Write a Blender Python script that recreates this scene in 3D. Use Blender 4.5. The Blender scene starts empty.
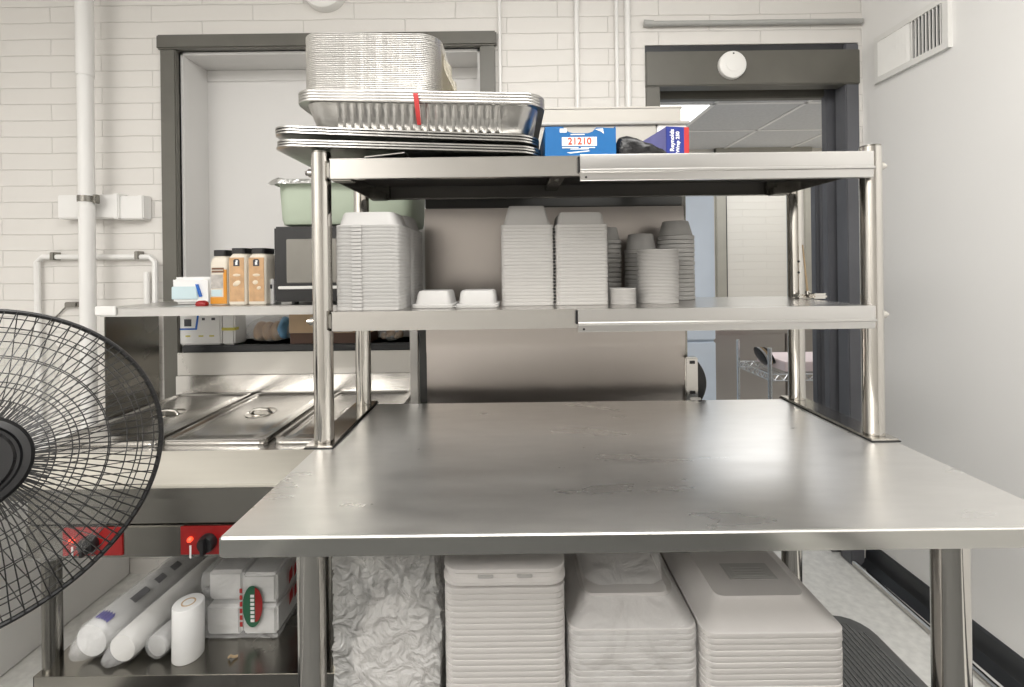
import bpy, bmesh, math, random
from mathutils import Vector, Matrix, noise
random.seed(7)
sc = bpy.context.scene
COL = sc.collection
PI = math.pi

# ------------------------------------------------------------------ camera
F = 455.0          # focal length in pixels of the 1024 px wide frame
H = 1.277          # camera height
S = 0.0125         # roll
cam = bpy.data.cameras.new('camera'); cam_o = bpy.data.objects.new('camera', cam); COL.objects.link(cam_o)
cam.sensor_fit = 'HORIZONTAL'; cam.sensor_width = 36.0; cam.lens = F / 1024 * 36.0
cam_o.location = (0, 0, H); cam_o.rotation_euler = (PI / 2, S, 0)
cam.shift_x = 0.001; cam.shift_y = -(343.5 - 268) / 1024
cam.clip_start = 0.02
sc.camera = cam_o

# ------------------------------------------------------------------ world, light, exposure
w = bpy.data.worlds.new('world'); sc.world = w; w.use_nodes = True
w.node_tree.nodes['Background'].inputs[0].default_value = (1, 0.98, 0.95, 1)
w.node_tree.nodes['Background'].inputs[1].default_value = 0.22
sc.view_settings.view_transform = 'Standard'; sc.view_settings.look = 'None'
sc.view_settings.exposure = 0.12; sc.view_settings.gamma = 1.0; sc.view_settings.use_curve_mapping = False

def area(loc, sx, sy, power, col=(1, 0.975, 0.94), rot=(0, 0, 0)):
    l = bpy.data.lights.new('ceiling_lamp', 'AREA'); l.shape = 'RECTANGLE'; l.size = sx; l.size_y = sy
    l.energy = power; l.color = col
    o = bpy.data.objects.new('ceiling_lamp', l); COL.objects.link(o); o.location = loc; o.rotation_euler = rot
    return o
for x, y, p in ((-2.0, -1.4, 62), (-0.1, 0.1, 25), (0.5, 0.15, 28), (-2.0, 0.2, 5)):
    area((x, y, 2.70), 1.2, 1.0, p)
area((2.2, 3.3, 2.31), 1.4, 1.4, 15, (0.97, 0.98, 1.0))

# ------------------------------------------------------------------ helpers
def at(px, py, Y):
    dx, dy = px - 511, py - 268
    u = dx - S * dy; v = S * dx + dy
    return Vector((u / F * Y, Y, H - v / F * Y))
def ax(px, py, Y): return at(px, py, Y).x
def ah(px, py, Y): return at(px, py, Y).z

class MB:
    def __init__(s): s.bm = bmesh.new()
    def box(s, a, b, bev=0.0, mat=None, seg=2):
        t = bmesh.new(); bmesh.ops.create_cube(t, size=1)
        c = [(a[i] + b[i]) / 2 for i in range(3)]; d = [abs(b[i] - a[i]) for i in range(3)]
        for v in t.verts: v.co = Vector((c[0] + v.co.x * d[0], c[1] + v.co.y * d[1], c[2] + v.co.z * d[2]))
        if bev > 0: bmesh.ops.bevel(t, geom=t.edges[:], offset=min(bev, min(d) * 0.45), segments=seg, affect='EDGES')
        if mat is not None: bmesh.ops.transform(t, matrix=mat, verts=t.verts)
        s._merge(t); return s
    def _merge(s, t):
        m = bpy.data.meshes.new('tmp'); t.to_mesh(m); t.free(); s.bm.from_mesh(m); bpy.data.meshes.remove(m)
    def loft(s, rings, cap0=True, cap1=True, closed=False):
        R = [[s.bm.verts.new(p) for p in r] for r in rings]
        n = len(R[0]); idx = list(range(len(R) - 1)) + ([len(R) - 1] if closed else [])
        for i in idx:
            a, b = R[i], R[(i + 1) % len(R)]
            for k in range(n):
                try: s.bm.faces.new((a[k], a[(k + 1) % n], b[(k + 1) % n], b[k]))
                except ValueError: pass
        if not closed:
            if cap0: s.bm.faces.new(R[0][::-1])
            if cap1: s.bm.faces.new(R[-1])
        return s
    def cyl(s, p0, p1, r, seg=20, r1=None):
        return s.tube([p0, p1], [r, r if r1 is None else r1], seg)
    def tube(s, pts, r, seg=10, closed=False):
        pts = [Vector(p) for p in pts]; n = len(pts); rings = []
        if not isinstance(r, (list, tuple)): r = [r] * n
        prev = None
        for i in range(n):
            if closed: t = pts[(i + 1) % n] - pts[i - 1]
            else: t = pts[min(i + 1, n - 1)] - pts[max(i - 1, 0)]
            t.normalize()
            if prev is None:
                up = Vector((0, 0, 1)) if abs(t.z) < 0.9 else Vector((1, 0, 0))
                a = t.cross(up).normalized()
            else:
                a = (prev - t * prev.dot(t)).normalized()
            prev = a; b = t.cross(a)
            rings.append([pts[i] + (a * math.cos(2 * PI * k / seg) + b * math.sin(2 * PI * k / seg)) * r[i] for k in range(seg)])
        return s.loft(rings, closed=closed)
    def lathe(s, prof, c=(0, 0, 0), seg=28):
        rings = [[Vector((c[0] + r * math.cos(2 * PI * k / seg), c[1] + r * math.sin(2 * PI * k / seg), c[2] + z)) for k in range(seg)] for r, z in prof]
        return s.loft(rings)
    def prism(s, pts, vec):
        vec = Vector(vec); return s.loft([[Vector(p) for p in pts], [Vector(p) + vec for p in pts]])
    def xf(s, M): bmesh.ops.transform(s.bm, matrix=M, verts=s.bm.verts); return s
    def wobble(s, amp, freq, seed=0):
        for v in s.bm.verts:
            p = v.co * freq + Vector((seed, seed * 1.7, -seed)); v.co += noise.noise_vector(p) * amp
        return s
    def mesh(s, name, mat, smooth=None):
        bmesh.ops.recalc_face_normals(s.bm, faces=s.bm.faces)
        m = bpy.data.meshes.new(name); s.bm.to_mesh(m); s.bm.free()
        for mm in (mat if isinstance(mat, (list, tuple)) else [mat]): m.materials.append(mm)
        if smooth is not None:
            for p in m.polygons: p.use_smooth = True
            m.set_sharp_from_angle(angle=math.radians(smooth))
        return m
    def build(s, name, mat, parent=None, smooth=35, loc=None):
        o = bpy.data.objects.new(name, s.mesh(name, mat, smooth)); COL.objects.link(o)
        if parent is not None:
            o.parent = parent
            if loc is None:
                o.matrix_parent_inverse = world_of(parent).inverted()
            else: o.location = loc
        elif loc is not None: o.location = loc
        return o
def world_of(o):
    m = Matrix.LocRotScale(o.location, o.rotation_euler, o.scale)
    if o.parent: m = world_of(o.parent) @ o.matrix_parent_inverse @ m
    return m
def rrect(hx, hy, r, z, n=5, cx=0, cy=0):
    out = []; r = min(r, hx * .99, hy * .99)
    for q, (sx, sy) in enumerate(((1, 1), (-1, 1), (-1, -1), (1, -1))):
        for k in range(n + 1):
            a = PI / 2 * (q + k / n)
            out.append(Vector((cx + sx * (hx - r) + r * math.cos(a), cy + sy * (hy - r) + r * math.sin(a), z)))
    return out
def tag(o, label, cat=None, group=None, kind=None):
    if label: o['label'] = label
    if cat: o['category'] = cat
    if group: o['group'] = group
    if kind: o['kind'] = kind
    return o
def thing(name, label, cat, loc, rz=0, group=None):
    o = bpy.data.objects.new(name, None); COL.objects.link(o); o.empty_display_size = .05
    o.location = loc; o.rotation_euler = (0, 0, rz); return tag(o, label, cat, group)
def struct(o): o['kind'] = 'structure'; return o
def copy_obj(o, name=None):
    c = o.copy(); COL.objects.link(c); return c
def text_mesh(body, size, mat, name, parent, loc, rot=(PI / 2, 0, 0), depth=0.0004, sx=1.0, bold=0.0):
    cu = bpy.data.curves.new('t', 'FONT'); cu.body = body; cu.size = size; cu.align_x = 'CENTER'; cu.align_y = 'CENTER'
    cu.extrude = depth; cu.offset = bold; cu.resolution_u = 3
    t = bpy.data.objects.new('t', cu); COL.objects.link(t)
    dg = bpy.context.evaluated_depsgraph_get(); dg.update()
    m = bpy.data.meshes.new_from_object(t.evaluated_get(dg)); bpy.data.objects.remove(t); bpy.data.curves.remove(cu)
    m.materials.clear(); m.materials.append(mat)
    o = bpy.data.objects.new(name, m); COL.objects.link(o); o.location = loc; o.rotation_euler = rot; o.scale = (sx, 1, 1)
    if parent is not None: o.parent = parent; o.matrix_parent_inverse = world_of(parent).inverted()
    return o

# ------------------------------------------------------------------ materials
def mat(name, col, rough=0.5, metal=0.0, spec=0.5, bump=None, var=None, coat=0, trans=0, stretch=None, rvar=None):
    m = bpy.data.materials.new(name); m.use_nodes = True; N = m.node_tree.nodes; L = m.node_tree.links
    b = N['Principled BSDF']; b.inputs['Base Color'].default_value = (*col, 1); b.inputs['Roughness'].default_value = rough
    b.inputs['Metallic'].default_value = metal; b.inputs['Specular IOR Level'].default_value = spec
    b.inputs['Coat Weight'].default_value = coat; b.inputs['Transmission Weight'].default_value = trans
    if bump or var or rvar:
        tc = N.new('ShaderNodeTexCoord'); src = tc.outputs['Object']
        if stretch:
            mp = N.new('ShaderNodeMapping'); mp.inputs['Scale'].default_value = stretch; L.new(src, mp.inputs[0]); src = mp.outputs[0]
    if bump:   # (scale, strength, distance)
        n = N.new('ShaderNodeTexNoise'); n.inputs['Scale'].default_value = bump[0]; n.inputs['Detail'].default_value = 5; L.new(src, n.inputs['Vector'])
        bp = N.new('ShaderNodeBump'); bp.inputs['Strength'].default_value = bump[1]; bp.inputs['Distance'].default_value = bump[2]
        L.new(n.outputs['Fac'], bp.inputs['Height']); L.new(bp.outputs[0], b.inputs['Normal'])
    if var:    # (scale, amount)
        n = N.new('ShaderNodeTexNoise'); n.inputs['Scale'].default_value = var[0]; n.inputs['Detail'].default_value = 6; L.new(src, n.inputs['Vector'])
        r = N.new('ShaderNodeMapRange'); r.inputs['From Min'].default_value = .25; r.inputs['From Max'].default_value = .75
        r.inputs['To Min'].default_value = 1 - var[1]; r.inputs['To Max'].default_value = 1 + var[1] * .5; L.new(n.outputs['Fac'], r.inputs['Value'])
        mx = N.new('ShaderNodeVectorMath'); mx.operation = 'SCALE'; mx.inputs[0].default_value = col; L.new(r.outputs[0], mx.inputs['Scale'])
        L.new(mx.outputs[0], b.inputs['Base Color'])
    if rvar:   # (scale, lo, hi)
        n = N.new('ShaderNodeTexNoise'); n.inputs['Scale'].default_value = rvar[0]; n.inputs['Detail'].default_value = 6; L.new(src, n.inputs['Vector'])
        r = N.new('ShaderNodeMapRange'); r.inputs['From Min'].default_value = .3; r.inputs['From Max'].default_value = .7
        r.inputs['To Min'].default_value = rvar[1]; r.inputs['To Max'].default_value = rvar[2]; L.new(n.outputs['Fac'], r.inputs['Value']); L.new(r.outputs[0], b.inputs['Roughness'])
    return m
def clear_mat(name, tint=(1, 1, 1), clear=0.7, milk=(.9, .9, .9), rough=.12, bump=(18, .5, .02)):
    m = bpy.data.materials.new(name); m.use_nodes = True; N = m.node_tree.nodes; L = m.node_tree.links
    b = N['Principled BSDF']; b.inputs['Base Color'].default_value = (*milk, 1); b.inputs['Roughness'].default_value = rough
    b.inputs['Specular IOR Level'].default_value = .8
    t = N.new('ShaderNodeBsdfTransparent'); t.inputs[0].default_value = (*tint, 1)
    mx = N.new('ShaderNodeMixShader'); mx.inputs[0].default_value = 1 - clear
    L.new(t.outputs[0], mx.inputs[1]); L.new(b.outputs[0], mx.inputs[2]); L.new(mx.outputs[0], N['Material Output'].inputs[0])
    if bump:
        tc = N.new('ShaderNodeTexCoord'); n = N.new('ShaderNodeTexNoise'); n.inputs['Scale'].default_value = bump[0]; n.inputs['Detail'].default_value = 4
        n.inputs['Distortion'].default_value = 1.2; L.new(tc.outputs['Object'], n.inputs['Vector'])
        bp = N.new('ShaderNodeBump'); bp.inputs['Strength'].default_value = bump[1]; bp.inputs['Distance'].default_value = bump[2]
        L.new(n.outputs['Fac'], bp.inputs['Height']); L.new(bp.outputs[0], b.inputs['Normal'])
    return m
def brick_mat(name, col, mortar, scale_h=.069, width=.43, amp=.006):
    m = bpy.data.materials.new(name); m.use_nodes = True; N = m.node_tree.nodes; L = m.node_tree.links; b = N['Principled BSDF']
    b.inputs['Roughness'].default_value = .55
    tc = N.new('ShaderNodeTexCoord'); mp = N.new('ShaderNodeMapping'); mp.inputs['Rotation'].default_value = (-PI / 2, 0, 0); L.new(tc.outputs['Object'], mp.inputs[0])
    nz = N.new('ShaderNodeTexNoise'); nz.inputs['Scale'].default_value = 5; nz.inputs['Detail'].default_value = 4; L.new(mp.outputs[0], nz.inputs['Vector'])
    ma = N.new('ShaderNodeVectorMath'); ma.operation = 'MULTIPLY_ADD'; ma.inputs[1].default_value = (.012, .012, 0); L.new(nz.outputs['Color'], ma.inputs[0]); L.new(mp.outputs[0], ma.inputs[2])
    br = N.new('ShaderNodeTexBrick'); br.inputs['Scale'].default_value = 1; br.inputs['Brick Width'].default_value = width; br.inputs['Row Height'].default_value = scale_h
    br.inputs['Mortar Size'].default_value = .0026; br.inputs['Mortar Smooth'].default_value = 1.0; br.inputs['Bias'].default_value = -.2
    br.inputs['Color1'].default_value = (*col, 1); br.inputs['Color2'].default_value = (*[c * .985 for c in col], 1); br.inputs['Mortar'].default_value = (*mortar, 1)
    L.new(ma.outputs[0], br.inputs['Vector']); L.new(br.outputs['Color'], b.inputs['Base Color'])
    n2 = N.new('ShaderNodeTexNoise'); n2.inputs['Scale'].default_value = 26; n2.inputs['Detail'].default_value = 6; L.new(mp.outputs[0], n2.inputs['Vector'])
    sb = N.new('ShaderNodeMath'); sb.operation = 'MULTIPLY_ADD'; sb.inputs[1].default_value = -1.0; L.new(br.outputs['Fac'], sb.inputs[0])
    sc2 = N.new('ShaderNodeMath'); sc2.operation = 'MULTIPLY'; sc2.inputs[1].default_value = .45; L.new(n2.outputs['Fac'], sc2.inputs[0]); L.new(sc2.outputs[0], sb.inputs[2])
    bp = N.new('ShaderNodeBump'); bp.inputs['Strength'].default_value = .55; bp.inputs['Distance'].default_value = amp; L.new(sb.outputs[0], bp.inputs['Height']); L.new(bp.outputs[0], b.inputs['Normal'])
    return m

M = {}
M['brick'] = brick_mat('painted_brick', (.735, .712, .678), (.655, .632, .60))
M['brick_far'] = brick_mat('painted_brick_cream', (.80, .765, .69), (.72, .68, .61), amp=.003)
M['wall'] = mat('painted_drywall', (.88, .87, .85), .55, bump=(60, .05, .002), var=(1.5, .02))
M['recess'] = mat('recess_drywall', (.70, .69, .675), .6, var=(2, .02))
M['behind'] = mat('grey_wall', (.74, .72, .69), .7, var=(2, .05))
M['ceil'] = mat('ceiling_paint', (.85, .85, .84), .7, var=(3, .02))
M['tile'] = mat('ceiling_tile', (.62, .62, .62), .8, var=(40, .08))
M['floor'] = mat('pale_terrazzo', (.86, .855, .82), .45, var=(38, .16), bump=(40, .08, .002))
M['olive'] = mat('dark_olive_trim', (.12, .115, .098), .38, bump=(70, .12, .003), var=(5, .18))
M['slate'] = mat('slate_door_paint', (.115, .118, .13), .35, bump=(40, .1, .003), var=(5, .12))
M['black_trim'] = mat('black_cove_base', (.028, .03, .034), .3, var=(8, .2))
M['steel'] = mat('brushed_stainless', (.60, .585, .56), .24, 1.0, var=(1.5, .02), rvar=(2, .22, .26))
M['top_steel'] = mat('scratched_stainless', (.86, .85, .83), .32, .95, var=(14, .04), stretch=(1, 4, 1), rvar=(4, .26, .35))
M['edge_steel'] = mat('edge_stainless', (.50, .495, .47), .16, 1.0, var=(3, .04), stretch=(1, 9, 9), rvar=(3, .13, .2))
M['panel_steel'] = mat('panel_stainless', (.46, .425, .40), .3, 1.0, var=(2, .02), stretch=(6, 1, 1), rvar=(2, .28, .32))
M['dull_steel'] = mat('dull_stainless', (.29, .28, .255), .24, 1.0, var=(1.5, .03), rvar=(2, .2, .28))
M['whitesteel'] = mat('pale_splash', (.66, .64, .60), .22, .35, var=(3, .05), rvar=(3, .15, .3))
M['under'] = mat('shaded_underside', (.10, .095, .088), .5, .6, var=(4, .1))
M['chrome'] = mat('chromed_tube', (.60, .58, .545), .12, 1.0, var=(3, .03), rvar=(6, .09, .14))
M['alu'] = mat('anodised_aluminium', (.60, .59, .575), .32, 1.0, var=(6, .03))
M['foil2'] = mat('dull_aluminium_foil', (.70, .685, .66), .36, 1.0, bump=(60, .35, .004), var=(25, .12))
M['foil'] = mat('aluminium_foil', (.52, .51, .49), .28, 1.0, bump=(45, .25, .004), var=(20, .08))
M['crinkle'] = mat('crinkled_foil', (.84, .84, .82), .34, 1.0, bump=(60, .9, .01), var=(30, .08))
M['black'] = mat('black_plastic', (.013, .013, .014), .35, var=(20, .1))
M['black_gloss'] = mat('black_gloss', (.012, .012, .013), .12, var=(20, .1))
M['dark'] = mat('dark_gap', (.03, .03, .028), .5, var=(20, .1))
M['wire'] = mat('black_wire', (.03, .03, .03), .28, 0.2, var=(20, .1))
M['foam'] = mat('shaded_white_foam', (.42, .412, .40), .6, bump=(180, .06, .001), var=(30, .015))  # white foam darkened to carry the shade of the shelf above
M['foam3'] = mat('shaded_warm_foam', (.42, .408, .392), .6, bump=(180, .06, .001), var=(30, .02))  # warmer copy, its colour likewise lowered for the shelf's shade
M['foam2'] = mat('warm_white_foam', (.60, .578, .56), .6, bump=(180, .06, .001), var=(30, .02))
M['white'] = mat('white_paint', (.82, .81, .79), .4, var=(6, .02))
M['whiteplastic'] = mat('white_plastic', (.84, .83, .80), .35, var=(6, .02))
M['board'] = mat('cutting_board', (.62, .59, .52), .5, bump=(60, .08, .001), var=(5, .05), stretch=(1, 6, 6))
M['red'] = mat('red_panel', (.30, .008, .008), .35, var=(20, .1))
M['redlamp'] = mat('red_lamp', (.9, .05, .02), .2, var=(20, .05))
rb = M['redlamp'].node_tree.nodes['Principled BSDF']; rb.inputs['Emission Color'].default_value = (1, .08, .03, 1); rb.inputs['Emission Strength'].default_value = 1.5
M['green'] = mat('sage_green_plastic', (.46, .53, .42), .45, var=(6, .04))
M['blue'] = mat('blue_card', (.004, .115, .33), .45, var=(20, .08))
M['navy'] = mat('navy_card', (.015, .03, .22), .4, var=(20, .1))
M['violet'] = mat('violet_card', (.17, .17, .42), .45, var=(14, .15))
M['redcard'] = mat('red_card', (.45, .03, .03), .45, var=(20, .1))
M['ink_red'] = mat('red_ink', (.55, .06, .02), .5, var=(20, .05))
M['ink_white'] = mat('white_ink', (.85, .85, .85), .5, var=(20, .02))
M['ink_dark'] = mat('dark_ink', (.04, .04, .05), .5, var=(20, .1))
M['ink_green'] = mat('green_ink', (.02, .12, .06), .5, var=(30, .1))
M['binbag'] = mat('black_binbag', (.012, .012, .013), .22, bump=(40, .5, .01), var=(20, .1))
M['orange'] = mat('orange_label', (.72, .30, .03), .4, var=(30, .1))
M['spice'] = mat('spice_label', (.62, .38, .20), .45, var=(35, .25))
M['spiceplastic'] = mat('cream_plastic', (.74, .68, .58), .35, var=(10, .05))
M['tan'] = mat('tan_card', (.58, .42, .27), .6, var=(20, .08))
M['bread'] = mat('bread_crust', (.50, .31, .16), .7, var=(25, .3), bump=(50, .3, .004))
M['bluecloth'] = mat('blue_bag_print', (.13, .30, .48), .5, var=(25, .3))
M['paper'] = mat('white_paper', (.84, .84, .83), .6, var=(20, .03), bump=(50, .1, .002))
M['paleblue'] = mat('pale_blue_film', (.76, .85, .97), .3, var=(3, .08))
M['lightblue'] = mat('light_blue_print', (.58, .72, .76), .5, var=(10, .1))
M['bluepl'] = mat('blue_plastic', (.01, .12, .50), .35, var=(20, .1))
M['ovenglass'] = mat('oven_glass', (.26, .25, .225), .18, 0.3, var=(10, .08))
M['mat'] = mat('grey_rubber', (.15, .152, .15), .6, var=(30, .12))
M['galv'] = mat('galvanised_wire', (.62, .64, .66), .25, 1.0, var=(30, .1))
M['pink'] = mat('pale_pink_paper', (.80, .68, .68), .6, var=(8, .08))
M['wood'] = mat('pale_wood', (.45, .33, .2), .6, var=(25, .15))
M['clear'] = clear_mat('clear_bag', clear=.72, bump=(22, .9, .03))
M['milky'] = clear_mat('milky_bag', clear=.54, milk=(.80, .80, .78), rough=.06, bump=(40, .9, .03))
M['sleeve'] = clear_mat('clear_sleeve', clear=.72, milk=(.92, .92, .92), rough=.12, bump=(30, .9, .02))
M['blade'] = clear_mat('clear_blade', tint=(.96, .96, .95), clear=.93, milk=(.5, .5, .5), rough=.15, bump=None)
M['yellow'] = mat('yellow_print', (.62, .56, .10), .5, var=(20, .1))
lm = bpy.data.materials.new('light_diffuser'); lm.use_nodes = True
lm.node_tree.nodes['Principled BSDF'].inputs['Emission Color'].default_value = (1, 1, 1, 1); lm.node_tree.nodes['Principled BSDF'].inputs['Emission Strength'].default_value = 1.4
M['diffuser'] = lm

# ================================================================== THE ROOM
WY = 1.93          # front face of the brick wall
WX = 1.50          # right wall
wx0, wx1, wz0, wz1 = -1.398, -.120, .968, 2.213       # window opening
dx0, dx1, dz1 = .579, 1.485, 2.215                    # doorway opening in the brick
LX = -3.0; BY = -2.4; CZ = 2.75; WT = .22
b = MB()
b.box((LX, WY, 0), (wx0, WY + WT, CZ)); b.box((wx0, WY, 0), (wx1, WY + WT, wz0)); b.box((wx0, WY, wz1), (wx1, WY + WT, CZ))
b.box((wx1, WY, 0), (dx0, WY + WT, CZ)); b.box((dx0, WY, dz1), (dx1, WY + WT, CZ)); b.box((dx1, WY, 0), (WX + .15, WY + WT, CZ))
struct(b.build('wall_back', M['brick'], smooth=None))
b = MB(); b.box((WX, BY, 0), (WX + .15, WY, CZ)); struct(b.build('wall_right', M['wall'], smooth=None))
b = MB(); b.box((LX - .15, BY, 0), (LX, WY + WT, CZ)); struct(b.build('wall_left', M['wall'], smooth=None))
b = MB(); b.box((LX, BY - .15, 0), (WX, BY, CZ)); struct(b.build('wall_front', M['behind'], smooth=None))
b = MB(); b.box((LX - .15, BY - .15, -.1), (3.2, 4.4, 0)); struct(b.build('floor', M['floor'], smooth=None))
b = MB(); b.box((LX - .15, BY - .15, CZ), (WX + .15, WY + WT, CZ + .1)); struct(b.build('ceiling', M['ceil'], smooth=None))
# half-height partition seen low behind the fan
b = MB(); b.box((-1.76, .4, 0), (-1.63, WY, .62), .006); b.box((-1.775, .4, .62), (-1.615, WY, .645), .005)
struct(b.build('wall_partition', M['wall'], smooth=None))

# infilled window: recess lining, frame boards, sill
win = struct(bpy.data.objects.new('window_1', None)); COL.objects.link(win); win.location = ((wx0 + wx1) / 2, WY, wz0)
b = MB(); ry = WY + .165
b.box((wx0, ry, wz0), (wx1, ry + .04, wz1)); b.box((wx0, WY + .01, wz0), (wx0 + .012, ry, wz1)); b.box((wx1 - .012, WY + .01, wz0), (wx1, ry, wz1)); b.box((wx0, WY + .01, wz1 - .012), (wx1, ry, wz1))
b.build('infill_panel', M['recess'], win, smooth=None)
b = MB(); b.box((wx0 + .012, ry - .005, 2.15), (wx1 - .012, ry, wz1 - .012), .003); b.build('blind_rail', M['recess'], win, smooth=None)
b = MB(); fw = .065
b.box((wx0 - fw, WY - .022, .62), (wx0, WY + .02, wz1), .004); b.build('frame_post', M['olive'], win)
b = MB(); b.box((wx1, WY - .022, .62), (wx1 + fw, WY + .02, wz1), .004); b.build('frame_post', M['olive'], win)
b = MB(); b.box((wx0 - fw - .012, WY - .028, wz1), (wx1 + fw + .006, WY + .02, wz1 + .06), .006); b.build('frame_header', M['olive'], win)
b = MB(); b.box((wx0 + .012, WY - .02, wz0 - .03), (wx1 - .012, ry, wz0), .004); b.build('sill', M['black_trim'], win)

# doorway: steel lintel, jambs, header stop
dr = struct(bpy.data.objects.new('door_1', None)); COL.objects.link(dr); dr.location = (1.0, WY, 0)
b = MB(); b.box((dx0, WY - .012, 2.036), (1.484, WY + .05, 2.183), .004); b.build('lintel', M['olive'], dr)
b = MB(); b.box((dx0, WY + .006, 2.183), (1.484, WY + WT, dz1), .002); b.build('shadow_gap', M['black_trim'], dr)
b = MB(); b.box((dx0 + .06, WY + .10, 2.022), (1.42, WY + .14, 2.184), .004); b.build('header_stop', M['olive'], dr)
b = MB(); b.box((dx0, WY - .004, 0), (dx0 + .062, WY + WT, 2.04), .004); b.build('left_jamb', M['olive'], dr)
b = MB(); b.box((1.425, WY - .006, 0), (1.483, WY + .06, 2.21), .004); b.build('right_jamb', M['slate'], dr)
b = MB(); b.box((1.405, WY + .085, 0), (1.485, WY + .12, 2.183), .004); b.build('jamb_reveal', M['slate'], dr)
b = MB(); b.box((1.450, WY + .055, 0), (1.485, WY + .09, 2.05), .003); b.build('seal_channel', M['black'], dr)
for z in (1.36, .62, .93):
    b = MB(); b.cyl((1.445, WY + .07, z - .035), (1.445, WY + .07, z + .035), .008, 12); b.build('hinge', M['chrome'], dr)

# baseboard (cove) and conduit along the right wall
b = MB(); b.prism([(WX, BY, 0), (WX - .035, BY, 0), (WX - .012, BY, .03), (WX - .010, BY, .10), (WX, BY, .105)], (0, WY - BY, 0))
struct(b.build('baseboard_right', M['black_trim'], smooth=None))
b = MB(); pts = [(1.435, 1.92, .014), (1.43, 1.75, .014), (1.425, 1.5, .014), (1.42, 1.36, .014), (1.425, 1.2, .014), (1.44, .9, .014), (1.45, .4, .014)]
b.tube(pts, .012, 10); tag(b.build('floor_pipe', M['chrome']), 'thin metal pipe lying on the floor along the black baseboard', 'pipe')
# anti-fatigue mat
t = thing('floor_mat', 'grey ribbed rubber mat on the pale floor under the work table', 'mat', (.068, -.40, 0))
mx_, my_, mhx, mhy = .068, -.30, 1.168, 1.946  # stretched unseen behind the camera to darken reflections in the steel
b = MB(); R = [rrect(mhx, mhy, .09, 0), rrect(mhx, mhy, .09, .006), rrect(mhx - .014, mhy - .014, .085, .014)]; b.loft(R); b.xf(Matrix.Translation((mx_, my_, 0))); b.build('mat_base', M['mat'], t)
b = MB()
for i in range(144):
    x = mx_ - mhx + .03 + i * .0158; b.box((x, my_ - mhy + .05, .013), (x + .008, my_ + mhy - (.05 if 1 < i < 142 else .09), .0165))
b.build('rib_pattern', M['mat'], t, smooth=None)
b = MB(); R = [rrect(.86, 1.5, .09, 0), rrect(.86, 1.5, .09, .006), rrect(.846, 1.486, .085, .014)]; b.loft(R); b.xf(Matrix.Translation((-1.98, -.75, 0))); b.build('reflection_slab', M['mat'], t)  # unseen dark slab added to darken the steam table's reflection

# ------------------------------------------------------------------ things on the back wall
def brk(p, q): return p, q
px = -1.710
t = thing('vertical_pipe', 'thick white painted pipe running up the brick wall at far left', 'pipe', (px, WY - .06, 0))
b = MB(); b.cyl((px, WY - .092, .2), (px, WY - .092, CZ), .0265, 24); b.build('pipe_body', M['white'], t)
b = MB(); z = ah(85, 78, 1.88); b.cyl((px, WY - .092, z - .01), (px, WY - .092, CZ - .02), .0290, 24); b.build('coupling', M['white'], t)
b = MB(); z = ah(85, 200, 1.86); b.cyl((px, WY - .092, z - .012), (px, WY - .092, z + .012), .0300, 24); b.box((px + .027, WY - .098, z - .018), (px + .042, WY - .078, z + .018), .002); b.build('pipe_clamp', M['dull_steel'], t)
t = thing('wiring_trunking', 'white boxy wiring trunking passing behind the thick pipe', 'trunking', (-1.7, WY, 1.5))
def wb(x0, y0, x1, y1, d, m, name, par):
    p = at(x0, y0, WY - d); q = at(x1, y1, WY - d); b = MB(); b.box((p.x, WY - d, min(p.z, q.z)), (q.x, WY, max(p.z, q.z)), .004); return b.build(name, m, par)
wb(57, 195, 116, 218, .050, M['white'], 'trunk_body', t); wb(112, 193, 118, 219, .058, M['white'], 'joint_cover', t); wb(118, 196, 140, 219, .045, M['white'], 'end_box', t); wb(136, 195, 143, 219, .048, M['white'], 'end_cap', t)
t = thing('conduit_loop', 'thin white conduit bent in an upside-down U on the brick wall', 'conduit', (-1.8, WY, 1.0))
b = MB(); y = WY - .02; A = at(39, 330, y); B = at(37, 262, y); C = at(43, 257, y); D = at(150, 257, y); E = at(155, 262, y); G = at(155, 330, y)
b.tube([(A.x, y, .4), B, C, D, E, (G.x, y, .4)], .011, 10); b.build('conduit_run', M['white'], t)
for p in (at(54, 257, y), at(138, 256, y)):
    b = MB(); b.box((p.x - .006, y - .014, p.z - .014), (p.x + .012, WY, p.z + .02), .002); b.build('saddle_clip', M['dull_steel'], t)
b = MB(); p = at(147, 300, y); b.cyl((p.x, y, .5), (p.x, y, ah(147, 272, y)), .011, 10); tag(b.build('pipe_stub', M['white']), 'short capped white pipe stub inside the conduit loop', 'pipe')
b = MB(); p = at(70, 305, WY - .02); b.box((p.x - .026, WY - .02, p.z - .01), (p.x + .026, WY, p.z + .012), .003); b.tube([(p.x - .02, WY - .008, p.z), (p.x - .1, WY - .008, p.z - .08)], .003, 6)
tag(b.build('pipe_bracket', M['dull_steel']), 'small grey pipe bracket on the wall just above the fan', 'bracket')
for x, top, lab, r in ((500, CZ, 'thin white conduit right of the window frame, first of four', .007), (577, CZ, 'white conduit on the brick between window and doorway, second of four', .010), (617, CZ, 'white conduit, third of four, closely paired beside the doorway lintel', .008), (628, CZ, 'white conduit nearest to the doorway lintel, last of four', .013)):
    b = MB(); X = ax(x, 60, WY - .015); b.cyl((X, WY - .012, .3), (X, WY - .012, top), r, 12)
    for z in (.9, 2.5): b.box((X - r * 2.2, WY - .006, z - .012), (X + r * 2.2, WY, z + .012), .002)
    tag(b.build('wall_conduit', M['white']), lab, 'conduit', 'conduits on the brick wall')
b = MB(); z = ah(750, 22, WY - .02); b.cyl((ax(650, 23, WY), WY - .015, z), (1.49, WY - .015, z), .011, 12)
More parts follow.
